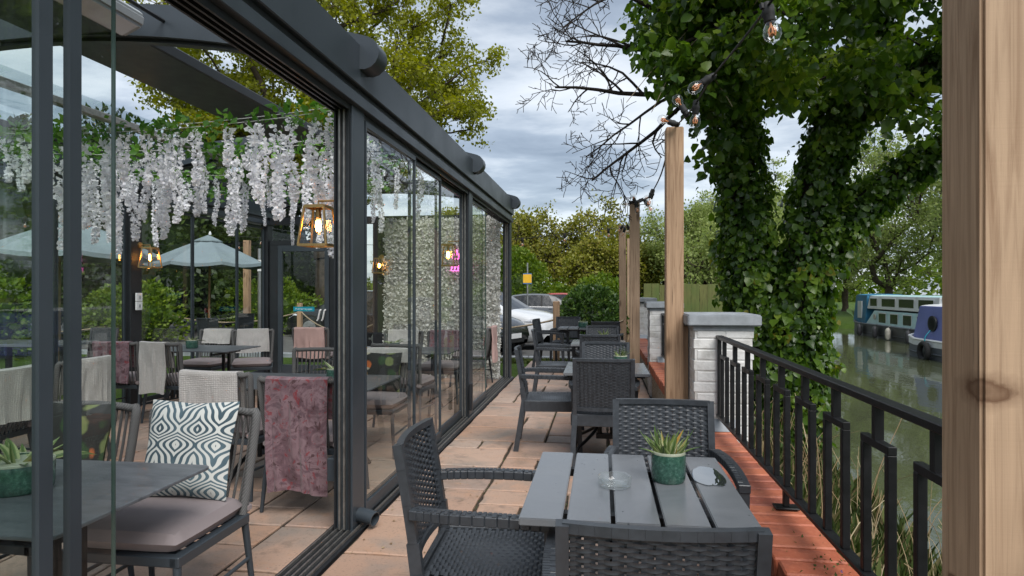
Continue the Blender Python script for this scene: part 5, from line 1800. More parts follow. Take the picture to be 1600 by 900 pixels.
# pale willows by the water
SPW = [(6, .55, .55, .10, 5), (6, .5, .6, .14, 4), (4, .6, .6, .16, 3), (0, 0, 0, .2, 2), 0.05]
G = 'pale spring trees along the far canal bank'
tree('willow_tree', 'pale feathery willow beyond the mossy board fence', (8.2, 34, -.5), 7.6, .25, 'willow_leaf', 31, SPW, 14, .30, .15, bare=.12, limb=.75, forks=7, minr=.012, group=G, droop=.5)
tree('willow_tree', 'pale feathery willow showing between the timber post and the ivy trunk', (6.2, 40, -.5), 8.0, .25, 'willow_leaf', 36, SPW, 13, .32, .16, bare=.12, limb=.75, forks=7, minr=.012, group=G, droop=.5)
wl = [(18.6, 45, 6.6, 3.6, 6.4, 'tall pale green tree standing behind the turquoise boat'), (21.5, 37.5, 6.8, 3.6, 6.6, 'tall pale green tree behind the blue boat'), (14.2, 56, 6.4, 4.0, 6.2, 'pale green tree seen through the fork of the ivy trunk'),
      (25.5, 47, 7.5, 4.2, 7.3, 'pale green tree at the back of the bank beyond both boats'), (20.5, 58, 6.6, 4.2, 6.4, 'pale green tree at the back of the canal bend'), (26.5, 33, 6.4, 3.6, 6.2, 'pale green tree at the back of the bank above the blue boat roof'), (10.0, 62, 5.4, 4.0, 5.2, 'pale green tree closing the canal bend')]
for k, (x, y, cz_, rx_, rz_, lb) in enumerate(wl):
    clump_tree('willow_tree', lb, (x, y, -.3), (.2, 0, cz_), (rx_, rx_, rz_), 125, 15, .85, .20, 'willow_leaf', 90 + k, .26, hollow=.15, minr=.016, group=G)

# ---- bushes and hedges
def bush(name, label, loc, rx, ry, rz, n, leafmat, lsz, seed, cat='bush', lump=.22, shape='rhomb', group=None, flat=False, stems=True):
    rng = np.random.default_rng(seed)
    t = thing(name, label, cat, loc, group=group)
    d = rng.normal(size=(n, 3)); d /= np.linalg.norm(d, axis=1, keepdims=True)
    d[:, 2] = np.where(d[:, 2] < -.55, -d[:, 2], d[:, 2])
    k = rng.normal(size=(8, 3)) * 2.2; ph = rng.uniform(0, 6.28, 8)
    b = sum(np.sin(d @ k[i] * 1.7 + ph[i]) for i in range(8)) / 8
    b2 = np.sin(d @ (k[0] * 4) + ph[1]) * np.sin(d @ (k[3] * 4) + ph[2])
    rad = (1 + lump * 1.6 * b + lump * .45 * b2) * (1 - .30 * rng.random(n) ** 2.2)
    C = d * rad[:, None] * np.array([rx, ry, rz]) + np.array([0, 0, rz * .62])
    C[:, 2] = np.maximum(C[:, 2], .03)
    D = d + rng.normal(0, .7, (n, 3)); D[:, 2] += .15
    cr = np.clip(.5 + b2 * .25 + rng.normal(0, .22, n), 0, 1)
    stuff(link('foliage', leaf_mesh('foliage', rng, C, D, rng.uniform(.7, 1.3, n) * lsz, MT[leafmat], shape, rnd=cr), t))
    # inner twiggy mass
    rg = random.Random(seed); tb = []
    for i in range(26):
        a = rg.uniform(0, 6.28); e = rg.uniform(.15, 1.4)
        q = Vector((math.cos(a) * math.cos(e) * rx * .8, math.sin(a) * math.cos(e) * ry * .8, math.sin(e) * rz * 1.25 + .1))
        tb.append((curve_pts([(0, 0, -.05), q * .5 + Vector((0, 0, .1 * rz)), q], 4), [.035 * rz * (1 - .08 * j) for j in range(9)]))
    link('stems', tubes_mesh('stems', tb, MT['bark_dark']), t)
    m = MB(); nn = 14
    m.lathe([(0.0, rz * .02)] + [(math.sin(PI * (i + .5) / 9) * rx * .72, rz * .62 - math.cos(PI * (i + .5) / 9) * rz * .72) for i in range(1, 9)] + [(0, rz * 1.30)], nn)
    m.v = [(x * (1 + .12 * math.sin(x * 3 + z * 5)), y * ry / rx * (1 + .12 * math.sin(y * 4 + z * 3)), max(z, .02)) for x, y, z in m.v]
    co = m.mesh('inner_foliage', MT[leafmat]); at2 = co.attributes.new('rnd', 'FLOAT', 'FACE')
    at2.data.foreach_set('value', [0.0] * len(co.polygons))
    link('inner_foliage', co, t)
    return t
bush('clipped_bush', 'rounded glossy dark green bush at the end of the terrace', (-0.25, 17.2, -.15), .92, .85, 1.02, 7000, 'laurel_leaf', .10, 41, lump=.12)
bush('clipped_bush', 'bright yellow-green bush topping out behind the glossy dark bush', (-0.1, 19.0, -.15), 1.0, .9, 1.15, 5000, 'hedge_leaf', .10, 49, lump=.14)
bush('roadside_bush', 'tall bright green rounded shrub behind the yellow sign', (-5.4, 36.5, -.45), 2.6, 2.0, 2.6, 9000, 'hedge_leaf', .17, 42, lump=.16)
bush('roadside_bush', 'lower bright green hedge bush to the side of the yellow sign shrub', (-2.0, 38, -.45), 2.6, 1.5, 1.2, 5000, 'hedge_leaf', .17, 43, lump=.14)
bush('roadside_bush', 'green shrub half hidden by the conservatory end post', (-9.2, 37, -.45), 2.4, 2.0, 2.2, 5000, 'hedge_leaf', .18, 44, lump=.16)
G = 'dark evergreen screen behind the parasols'
scr = [(-17.5, 4.0, 3.4, 4.2, 'the glass nearest the succulent bowl'), (-17.5, 9.5, 3.2, 3.9, 'the parasol with the cream fleeces before it'), (-17.0, 14.5, 3.2, 4.4, 'the rope fence'),
       (-16.0, 19.5, 3.2, 4.3, 'the parasol with the leaning pole'), (-14.5, 25.0, 3.4, 4.2, 'the dark parked car'), (-19.5, 30.5, 4.0, 4.6, 'the maple trunk'), (-21, 0, 3.6, 4.0, 'the rear glass far end')]
for i, (x, y, r_, h_, w_) in enumerate(scr):
    bush('evergreen_tree', 'dark evergreen screen tree behind ' + w_, (x, y, -.1), r_, r_ * 1.05, h_, 9500, 'dark_leaf', .20, 50 + i, 'tree', lump=.25, group=G)
for i, (x, y, r_, h_, w_) in enumerate([(-13.6, 6.5, 1.2, .9, 'beyond the cream fleeces'), (-13.4, 11.8, 1.3, 1.3, 'beyond the rear post'), (-12.9, 16.2, 1.2, 1.0, 'behind the short rope post'), (-11.8, 21.5, 1.5, 1.1, 'behind the end door glass')]):
    bush('leafy_shrub', 'fresh green shrub in front of the dark screen ' + w_, (x, y, -.1), r_, r_, h_, 3500, 'hedge_leaf', .12, 70 + i, 'shrub', lump=.25, group='fresh green shrubs before the dark screen')
# far woodland round the place
rng = np.random.default_rng(8)
N = 42000
ang = rng.uniform(0, 2 * PI, N)
hgt_ = 4.2 + 1.9 * np.sin(ang * 23) * np.sin(ang * 9 + 1) + 1.2 * np.sin(ang * 61 + 2)
rad_ = 92 + rng.uniform(-5, 5, N)
C = np.stack([rad_ * np.cos(ang), rad_ * np.sin(ang) + 20, -.6 + (rng.random(N) ** .8) * hgt_], 1)
D = rng.normal(size=(N, 3))
o = link('distant_woodland', leaf_mesh('distant_woodland', rng, C, D, rng.uniform(.6, 1.2, N), MT['hedge_leaf'], 'rhomb'))
tag(o, 'far belt of green woodland closing the view all round', 'woodland', kind='stuff')

# ---------------------------------------------------------------- ivy clad tree on the canal bank
ivy = thing('ivy_tree', 'old forked tree wrapped in glossy ivy on the canal bank behind the railing', 'tree', (2.3, 8.9, -.55))
O = Vector((2.3, 8.9, -.55))
limbs = {
    'L': ([(2.28, 8.9, -.6), (2.16, 8.9, .35), (1.98, 8.95, 1.5), (1.88, 8.95, 2.7), (1.80, 8.9, 4.0), (1.78, 8.7, 5.6)], [.50, .38, .30, .26, .24, .18]),
    'R': ([(2.42, 8.9, -.5), (2.46, 8.9, .5), (2.55, 8.9, 1.3), (2.78, 8.9, 2.6), (3.02, 8.8, 3.6), (3.36, 8.7, 4.5), (3.50, 8.5, 5.6)], [.44, .42, .36, .27, .23, .20, .16]),
    'B': ([(2.62, 8.9, 1.35), (2.95, 8.85, 2.0), (3.32, 8.8, 2.48), (3.90, 8.75, 2.98), (4.45, 8.7, 3.25), (5.2, 8.6, 3.8)], [.26, .22, .19, .17, .13, .09]),
    'C': ([(3.15, 8.75, 3.7), (3.9, 8.2, 4.1), (4.8, 7.6, 4.4), (5.6, 7.2, 4.9)], [.20, .17, .13, .09]),
    'E': ([(1.85, 8.9, 3.6), (1.5, 8.2, 4.2), (1.2, 7.6, 4.8), (1.0, 7.2, 5.4)], [.16, .13, .10, .07]),
}
tb = []; IC = []; ID = []; IR = []; IN = []
rng = np.random.default_rng(17)
for key, (pp, rr) in limbs.items():
    cp = curve_pts(pp, 8); n = len(cp)
    rs = [np.interp(i / (n - 1) * (len(rr) - 1), range(len(rr)), rr) for i in range(n)]
    tb.append(([p - O for p in cp], [r_ * .72 for r_ in rs]))
    P = np.array([list(p) for p in cp])
    ln = sum((cp[i + 1] - cp[i]).length for i in range(n - 1))
    cnt = int(ln * np.mean(rs) * 6800)
    f = rng.random(cnt) * (n - 1); i0 = np.minimum(f.astype(int), n - 2); fr = (f - i0)[:, None]
    base_ = P[i0] * (1 - fr) + P[i0 + 1] * fr
    tang = P[i0 + 1] - P[i0]; tang /= np.linalg.norm(tang, axis=1, keepdims=True)
    a = rng.normal(size=(cnt, 3)); a -= tang * (a * tang).sum(1, keepdims=True); a /= np.linalg.norm(a, axis=1, keepdims=True)
    rloc = np.interp(f, range(n), rs)
    ang_ = np.arctan2(a[:, 0], a[:, 1])
    lump = 1 + .16 * np.sin(ang_ * 3 + base_[:, 2] * 3.1) + .13 * np.sin(ang_ * 5 - base_[:, 2] * 5.3) + .10 * np.sin(base_[:, 2] * 11 + ang_)
    rad = rloc * lump * (1.02 - .20 * rng.random(cnt) ** 1.5) + rng.exponential(.034, cnt)
    IC.append(base_ + a * rad[:, None])
    dd = np.stack([np.zeros(cnt), np.zeros(cnt), -np.ones(cnt)], 1) * .9 + a * .45 + rng.normal(0, .45, (cnt, 3))
    ID.append(dd); IN.append(a + rng.normal(0, .45, (cnt, 3)))
    IR.append(np.clip(.30 + .9 * (lump - 1) + rng.normal(0, .22, cnt), 0, .985))
link('trunk', tubes_mesh('trunk', tb, MT['bark_dark']), ivy)
C = np.concatenate(IC) - np.array(list(O)); D = np.concatenate(ID); Nn = np.concatenate(IN); cr = np.concatenate(IR)
stuff(link('ivy_leaves', leaf_mesh('ivy_leaves', rng, C, D, np.clip(rng.lognormal(-2.68, .33, len(C)), .032, .13), MT['ivy'], 'ivy', rnd=cr, nrm=Nn), ivy))
# hanging ivy crown in clumps, with twigs
clc = []; rg = random.Random(3)
cen = Vector((3.15, 8.2, 5.5)); rad3 = Vector((2.75, 2.5, 2.0))
while len(clc) < 120:
    d = Vector((rg.gauss(0, 1), rg.gauss(0, 1), rg.gauss(0, 1))).normalized() * rg.uniform(.45, 1.0) ** .6
    p = cen + Vector((d.x * rad3.x, d.y * rad3.y, d.z * rad3.z))
    if p.z < 3.75: continue
    if p.x > 3.2 and p.z < 4.3 and rg.random() < .7: continue
    clc.append((p, rg.uniform(.28, .52)))
for q in [(1.25, 7.9, 3.75), (1.0, 7.8, 4.0), (1.45, 8.2, 3.45), (1.5, 8.6, 3.1), (0.85, 8.0, 4.3), (2.75, 7.6, 3.9), (3.5, 7.8, 3.6), (3.9, 8.0, 3.45), (4.3, 8.4, 3.5), (2.2, 8.0, 4.1)]:
    clc.append((Vector(q), .34))
rg2 = random.Random(77)
for k in range(34):
    yy_ = rg2.uniform(7.4, 9.0); clc.append((Vector((rg2.uniform(.085, .20) * yy_, yy_, rg2.uniform(3.75, 5.9))), rg2.uniform(.26, .42)))
CC = []; DD = []; RR = []; SS = []; tb = []
for p, r_ in clc:
    n = int(165 * (r_ / .4) ** 2)
    x = rng.normal(size=(n, 3)); x /= np.linalg.norm(x, axis=1, keepdims=True)
    rr_ = (rng.random(n) ** .45)[:, None] * r_ * np.array([1.1, 1.1, .85])
    c_ = np.array(list(p)) + x * rr_
    c_[:, 2] -= .25 * np.clip(rng.exponential(.25, n), 0, .8) * (x[:, 2] < 0)
    CC.append(c_); DD.append(x * .6 + np.array([0, 0, -.7]) + rng.normal(0, .5, (n, 3)))
    RR.append(np.clip(rg.uniform(.18, .80) + x[:, 2] * .20 + rng.normal(0, .2, n), 0, .965)); SS.append(np.clip(rng.lognormal(-2.42, .30, n), .045, .16))  # upper leaves of each clump tinted lighter: sunlit tops painted into leaf colour
    # a twig back to the nearest limb
    best = min((q for k in ('L', 'R', 'B', 'C', 'E') for q in curve_pts(limbs[k][0], 4)), key=lambda q: (q - p).length + (3 if q.z > p.z + .5 else 0))
    mid = best.lerp(p, .5) + Vector((rg.uniform(-.15, .15), rg.uniform(-.15, .15), rg.uniform(-.05, .25)))
    tb.append(([v - O for v in curve_pts([best, mid, p], 4)], [.035 * (1 - .09 * j) for j in range(9)]))
C = np.concatenate(CC) - np.array(list(O)); D = np.concatenate(DD)
stuff(link('crown', leaf_mesh('crown', rng, C, D, np.concatenate(SS), MT['ivy'], 'ivy', rnd=np.concatenate(RR)), ivy))
stuff(link('twigs', tubes_mesh('twigs', tb, MT['bark_dark']), ivy))
# bare limb reaching out to the conservatory side
tubes = []; tips = []
rg = random.Random(29)
SPB = [(6, .55, .75, .10, 6), (5, .55, .75, .13, 5), (4, .5, .8, .16, 4), (0, 0, 0, .2, 3), 0.012]
for p, d, L, r_ in [((1.1, 8.7, 4.0), (-1, .05, -.02), 1.75, .042), ((1.0, 8.6, 4.5), (-1, .1, .12), 1.7, .040), ((0.9, 8.5, 5.0), (-.9, 0, .3), 1.6, .034), ((1.1, 8.7, 3.9), (-.8, .1, -.62), 1.6, .034), ((0.8, 8.4, 5.4), (-.9, .2, .1), 1.5, .03), ((1.0, 8.6, 4.0), (-.9, .1, -.35), 1.5, .026)]:
    grow(tubes, tips, Vector(p) - O, Vector(d), L, r_, 0, rg, SPB)
link('bare_branches', tubes_mesh('bare_branches', tubes, MT['bark_dark'], .0048), ivy)
# pale trailing stems
m = MB()
for k in range(5):
    x0 = rg.uniform(1.0, 2.0); y0 = rg.uniform(7.2, 8.0)
    m.tube(curve_pts([(x0 + .5 - O.x, y0 - O.y, 5.2 - O.z), (x0 + .1 - O.x, y0 - .1 - O.y, 4.6 - O.z), (x0 - .35 - O.x, y0 - .1 - O.y, 4.1 - O.z), (x0 - .8 * rg.random() - O.x, y0 - .2 - O.y, 3.4 + rg.random() - O.z)], 6), .0042, 5)
stuff(m.build('trailing_stems', MT['pole_wood'] if False else MT['rope_fence'], ivy, smooth=True))

# ---------------------------------------------------------------- bank grass, dry stalks and small flowers
rng = np.random.default_rng(33)
N = 9000
X = 0.95 + 1.9 * rng.random(N) ** .8; Y = rng.uniform(.8, 12.0, N)
Z = np.array([H(x, y) for x, y in zip(X, Y)])
D = np.stack([rng.normal(0, .35, N), rng.normal(0, .35, N), np.ones(N)], 1)
V, F, r_ = leaves(rng, np.stack([X, Y, Z - .02], 1), D, rng.uniform(.12, .42, N), 'fold', rnd=np.clip(rng.random(N) ** 2.0, 0, 1))
V = V.reshape(N, 4, 3); mid = V.mean(1, keepdims=True)
# narrow the blades
ax = (V[:, 1] - V[:, 3]); V[:, 1] -= ax * .44; V[:, 3] += ax * .44
o = link('bank_grass', np_mesh('bank_grass', V.reshape(-1, 3), F, MT['blade'], r_))
tag(o, 'rough grass and weeds on the canal bank below the railing', 'grass', kind='stuff')
rg = random.Random(61); Vs = []; Fs = []; Rs = []; off = 0
for k in range(230):
    x = 0.98 + 1.7 * rg.random(); y = rg.uniform(.9, 9.5)
    z = H(x, y); L = rg.uniform(.45, 1.25)
    a = rg.uniform(0, 6.28); ben = rg.uniform(.15, .75)
    dx, dy = math.cos(a) * ben, math.sin(a) * ben
    pts = curve_pts([(x, y, z - .03), (x + dx * L * .25, y + dy * L * .25, z + L * .5), (x + dx * L * .8, y + dy * L * .8, z + L * (.92 - ben * .3))], 4)
    if any(p.x < .92 for p in pts): continue
    m = MB(); m.tube(pts, [.0042 * (1 - .08 * i) for i in range(len(pts))], 3, caps=False)
    Vs.append(np.array(m.v)); Fs.append(np.array(m.f) + off); off += len(m.v); Rs.append(np.full(len(m.f), rg.random()))
o = link('dry_stalks', np_mesh('dry_stalks', np.concatenate(Vs), np.concatenate(Fs), MT['stalk'], np.concatenate(Rs)))
tag(o, 'dry straw-coloured stalks standing along the bank behind the railing', 'dead stems', kind='stuff')
# weeds with purple flowers growing on the coping
N = 420
X = rng.normal(.80, .05, N); Y = rng.normal(1.75, .35, N); k = (X > .64) & (X < .86); X, Y = X[k], Y[k]; N = len(X)
D = rng.normal(size=(N, 3)); D[:, 2] = abs(D[:, 2])
V, F, r_ = leaves(rng, np.stack([X, Y, np.full(N, .452)], 1), D, rng.uniform(.008, .018, N), 'fold')
o = link('coping_weeds', np_mesh('coping_weeds', V, F, MT['blade'], r_ * .5)); tag(o, 'small creeping weeds on the brick coping under the railing', 'weeds', kind='stuff')
N = 46
X = np.clip(rng.normal(.77, .05, N), .65, .86); Y = rng.normal(1.72, .26, N)
D = rng.normal(size=(N, 3)); D[:, 2] = abs(D[:, 2]) + .3
V, F, r_ = leaves(rng, np.stack([X, Y, np.full(N, .455)], 1), D, rng.uniform(.009, .016, N), 'petal')
o = link('purple_flowers', np_mesh('purple_flowers', V, F, MT['purple'], r_)); tag(o, 'tiny purple flowers on the brick coping beside the railing', 'flowers', kind='stuff')
# moss and grit along the paving edge, tufts on the grass verge
N = 5200
X = rng.uniform(-3.2, .3, N); Y = rng.uniform(12.7, 13.15, N); Z = np.array([H(x, y) for x, y in zip(X, Y)])
D = np.stack([rng.normal(0, .4, N), rng.normal(0, .4, N), np.ones(N)], 1)
V, F, r_ = leaves(rng, np.stack([X, Y, Z - .01], 1), D, rng.uniform(.05, .11, N), 'fold', rnd=rng.random(N) * .55)
o = link('verge_grass', np_mesh('verge_grass', V, F, MT['blade'], r_)); tag(o, 'strip of mown grass between the terrace and the car park', 'grass', kind='stuff')

# ---------------------------------------------------------------- mossy board fence
fn = thing('board_fence', 'mossy green vertical board fence beyond the capped piers', 'fence', (2.1, 15.6, -.1))
rg = random.Random(2)
for i in range(13):
    m = MB(); x = -1.1 + i * .185; dz = rg.uniform(-.02, .02)
    m.prism([(x, -.012), (x + .178, -.02), (x + .178, .012), (x, 0.0)], 0.0, 1.64 + dz, 'z')
    m.build('board', MT['fence_wood'], fn)
for z in (.4, 1.3):
    m = MB(); m.box(-1.1, 1.3, .013, .06, z, z + .08); m.build('rail', MT['fence_wood'], fn)

# ---------------------------------------------------------------- rope fence posts
def rope_post(x, y, h, label):
    m = MB(); m.box(-.065, .065, -.065, .065, -.1, h)
    return tag(m.build('rope_post', MT['post_wood'], bevel=.008, loc=(x, y, H(x, y) if y > 12.7 or x < -6 else 0)), label, 'post', 'short timber posts of the rope fence')
rpp = [(-.90, 12.86, 1.25, 'short square timber post holding the rope at the end of the terrace'), (-4.6, 12.9, 1.2, 'short timber rope post half hidden behind the flower wall'),
       (-9.0, 18.2, 1.15, 'short timber rope post seen through the end door'), (-13.2, 17.6, 1.15, 'short timber rope post by the green shrub beyond the rear glass'), (-13.2, 11.0, 1.15, 'short timber rope post beyond the rear glass by the parasol')]
for a in rpp: rope_post(*a)
def rope_run(a, b, sag, label):
    a, b = Vector(a), Vector(b); m = MB()
    P = [a.lerp(b, i / 24) - Vector((0, 0, sag * 4 * (i / 24) * (1 - i / 24))) for i in range(25)]
    o0 = P[0]
    m.tube([p - o0 for p in P], .019, 8)
    return tag(m.build('barrier_rope', MT['rope_fence'], smooth=True, loc=o0), label, 'rope')
rope_run((-.965, 12.86, .80), (-4.535, 12.9, .80), .22, 'thick hemp rope sagging in front of the white car bonnets')
rope_run((-.835, 12.86, .80), (.43, 13.0, .80), .16, 'thick hemp rope between the short post and the far timber post')
rope_run((-9.065, 18.2, .72), (-13.135, 17.6, .72), .30, 'thick hemp rope sagging between posts before the dark parked car')
rope_run((-13.2, 17.53, .72), (-13.2, 11.07, .72), .35, 'thick hemp rope along the shrubs beyond the rear glass')
rope_run((-8.935, 18.2, .72), (-4.66, 12.96, .72), .35, 'thick hemp rope running from the door view towards the flower wall')

# ---------------------------------------------------------------- parasols
def parasol(x, y, label, tilt=0.0, r=1.30, zt=2.62, ze=2.02):
    t = thing('parasol', label, 'parasol', (x, y, H(x, y)), group='slate blue parasols beyond the rear glass')
    z0 = H(x, y)
    m = MB(); rows = []
    n = 8
    for k in range(7):
        f = .10 + .90 * k / 6
        row = []
        for j in range(n * 4 + 1):
            a = 2 * PI * j / (n * 4)
            loc = (j % 4) / 4
            cut = math.cos(PI / n) / math.cos(((a + 1e-9) % (2 * PI / n)) - PI / n)
            sag = -.05 * math.sin(PI * loc) * f
            rr = r * f * cut
            row.append(Vector((rr * math.cos(a), rr * math.sin(a), zt - z0 - (zt - ze) * (f * .92 + .08 * f * f) + sag)))
        rows.append(row)
    rows.append([p - Vector((0, 0, .07)) + Vector((p.x, p.y, 0)) * .004 for p in rows[-1]])
    m.grid(rows); cn = m.build('canopy', MT['parasol'], t, smooth=False)
    m = MB(); m.lathe([(0.02, zt - z0 + .045), (.30, zt - z0 - .085), (.305, zt - z0 - .115)], 8, phase=0); m.build('vent_cap', MT['parasol'], cn)
    m = MB(); m.tube([(0, 0, 0), (tilt, 0, zt - z0 + .02)], .024, 10); m.build('pole', MT['pole_wood'], t, smooth=True)
    m = MB(); m.lathe([(0, zt - z0 + .04), (.03, zt - z0 + .05), (.032, zt - z0 + .08), (.015, zt - z0 + .12), (0, zt - z0 + .14)], 10, (tilt, 0, 0)); m.build('finial', MT['boat_white'], t, smooth=True)
    for k in range(n):
        a = 2 * PI * k / n
        m = MB(); m.bar((0, 0, zt - z0 - .06), (r * .97 * math.cos(a), r * .97 * math.sin(a), ze - z0 + .01), .014, .02); rb_ = m.build('rib', MT['pole_wood'], t)
        m = MB(); m.bar((0.02 * math.cos(a), .02 * math.sin(a), zt - z0 - .62), (r * .5 * math.cos(a), r * .5 * math.sin(a), (zt + ze) / 2 - z0 - .02), .012, .016); m.build('strut', MT['pole_wood'], rb_)
    m = MB(); m.box(-.28, .28, -.28, .28, 0, .06); m.lathe([(.04, .06), (.04, .35), (0, .35)], 10); m.build('base', MT['frame_dark'], t)
    return t
parasol(-8.75, 9.55, 'slate blue parasol over the black outdoor table by the rear glass')
parasol(-8.95, 13.6, 'slate blue parasol with a varnished pole near the sign pole', .04)
# outdoor table and chairs under the parasols
ot = thing('outdoor_table', 'black outdoor table beneath the parasol by the rear glass', 'table', (-8.0, 8.0, 0 - .07))
m = MB(); m.box(-.75, .75, -.4, .4, .71, .745); m.build('table_top', MT['plank'], ot, bevel=.004)
for sx in (-1, 1):
    for sy in (-1, 1):
        m = MB(); m.box(sx * .68 - .03, sx * .68 + .03, sy * .34 - .03, sy * .34 + .03, 0, .709); m.build('leg', MT['black_iron'], ot)
for (x, y, rz, lb) in [(-8.35, 7.2, 0, 'black woven armchair at the outdoor table beneath the parasol, nearer the rear glass corner'), (-7.7, 8.75, PI, 'black woven armchair across the outdoor table beneath the parasol'), (-8.2, 12.7, 0, 'black woven armchair under the parasol with the varnished pole'), (-8.8, 14.6, PI, 'black woven armchair behind the varnished parasol pole')]:
    o = place(rc, (x, y, -.07), rz, lb, 'woven armchairs on the lawn beyond the rear glass')
# blue crate
cr_ = thing('blue_crate', 'blue plastic crate on the ground by the outdoor table', 'crate', (-7.6, 6.6, -.07))
m = MB()
for sx, sy, w, d in ((0, -.18, .30, .012), (0, .18, .30, .012), (-.30, 0, .012, .18), (.30, 0, .012, .18)): m.box(sx - w, sx + w, sy - d, sy + d, .0, .30)
m.build('sides', MT['boat_canvas'], cr_, bevel=.004)
m = MB(); m.box(-.29, .29, -.17, .17, 0, .012); m.build('floor', MT['boat_canvas'], cr_)
# tall light posts on the lawn and a string light between
def lawn_post(x, y, h, lb):
    m = MB(); m.box(-.075, .075, -.075, .075, -.1, h - H(x, y)); tag(m.build('timber_post', MT['post_wood'], bevel=.008, loc=(x, y, H(x, y))), lb, 'post', 'tall timber posts on the lawn')
lawn_post(-9.6, 10.1, 2.72, 'tall timber post behind the parasol over the outdoor table')
lawn_post(-9.35, 15.9, 2.72, 'tall timber post beside the metal sign pole')
festoon([(-9.6, 10.1, 2.68), (-9.5, 12.0, 2.42), (-9.4, 14.0, 2.42), (-9.35, 15.9, 2.68)], [(i / 8 + .06, (0, 0, -1), 1.2) for i in range(8)], 'festoon cable with bulbs between the two tall lawn posts')
festoon([(-9.6, 10.1, 2.68), (-10.2, 7.5, 2.40), (-10.6, 5.0, 2.42), (-10.8, 2.5, 2.7)], [(i / 8 + .06, (0, 0, -1), 1.2) for i in range(8)], 'festoon cable with bulbs running from the parasol post along the lawn')
# lattice of a low boarded edging (planter wall) beyond
pl = thing('sleeper_wall', 'low weathered sleeper wall and handrail on the lawn beyond the stacked panels', 'wall', (-14.2, 7.2, -.07))
for i in range(4):
    m = MB(); m.box(-.1, .1, -3.4, 1.6, i * .2, i * .2 + .19); m.build('sleeper', MT['post_wood_grey'], pl, bevel=.01)
for yy in (-3.2, -1.6, 0, 1.4):
    m = MB(); m.box(.101, .19, yy - .05, yy + .05, 0, 1.35); m.build('handrail_post', MT['post_wood_grey'], pl)
m = MB(); m.box(.09, .20, -3.4, 1.6, 1.351, 1.41); m.build('handrail', MT['post_wood_grey'], pl)
# sign pole on the lawn and yellow car-park sign
sp_ = thing('sign_pole', 'galvanised pole with a white sign plate beside the tall lawn post', 'sign', (-9.0, 15.9, H(-9, 15.9)))
m = MB(); m.tube([(0, 0, 0), (0, 0, 2.6)], .045, 10); m.build('pole', MT['steel'], sp_, smooth=True)
m = MB(); m.box(-.02, .42, -.06, -.047, 2.0, 2.3); m.build('sign_plate', MT['white_plastic'], sp_)
m = MB(); m.box(.06, .36, -.064, -.0605, 2.13, 2.16); m.build('dark_stripe', MT['frame_dark'], sp_)
ys = thing('parking_sign', 'square yellow sign on a slim grey pole by the car park', 'sign', (-2.77, 24.0, H(-2.77, 24)))
z_ = -H(-2.77, 24)
m = MB(); m.tube([(0, 0, 0), (0, 0, 2.42 + z_)], .03, 8); m.build('pole', MT['steel'], ys, smooth=True)
m = MB(); m.box(-.165, .165, -.05, -.033, 1.62 + z_, 2.02 + z_); m.build('back_plate', MT['sign_blue'], ys)
m = MB(); m.box(-.16, .16, -.056, -.0505, 1.66 + z_, 1.985 + z_); m.build('yellow_panel', MT['sign_yellow'], ys)

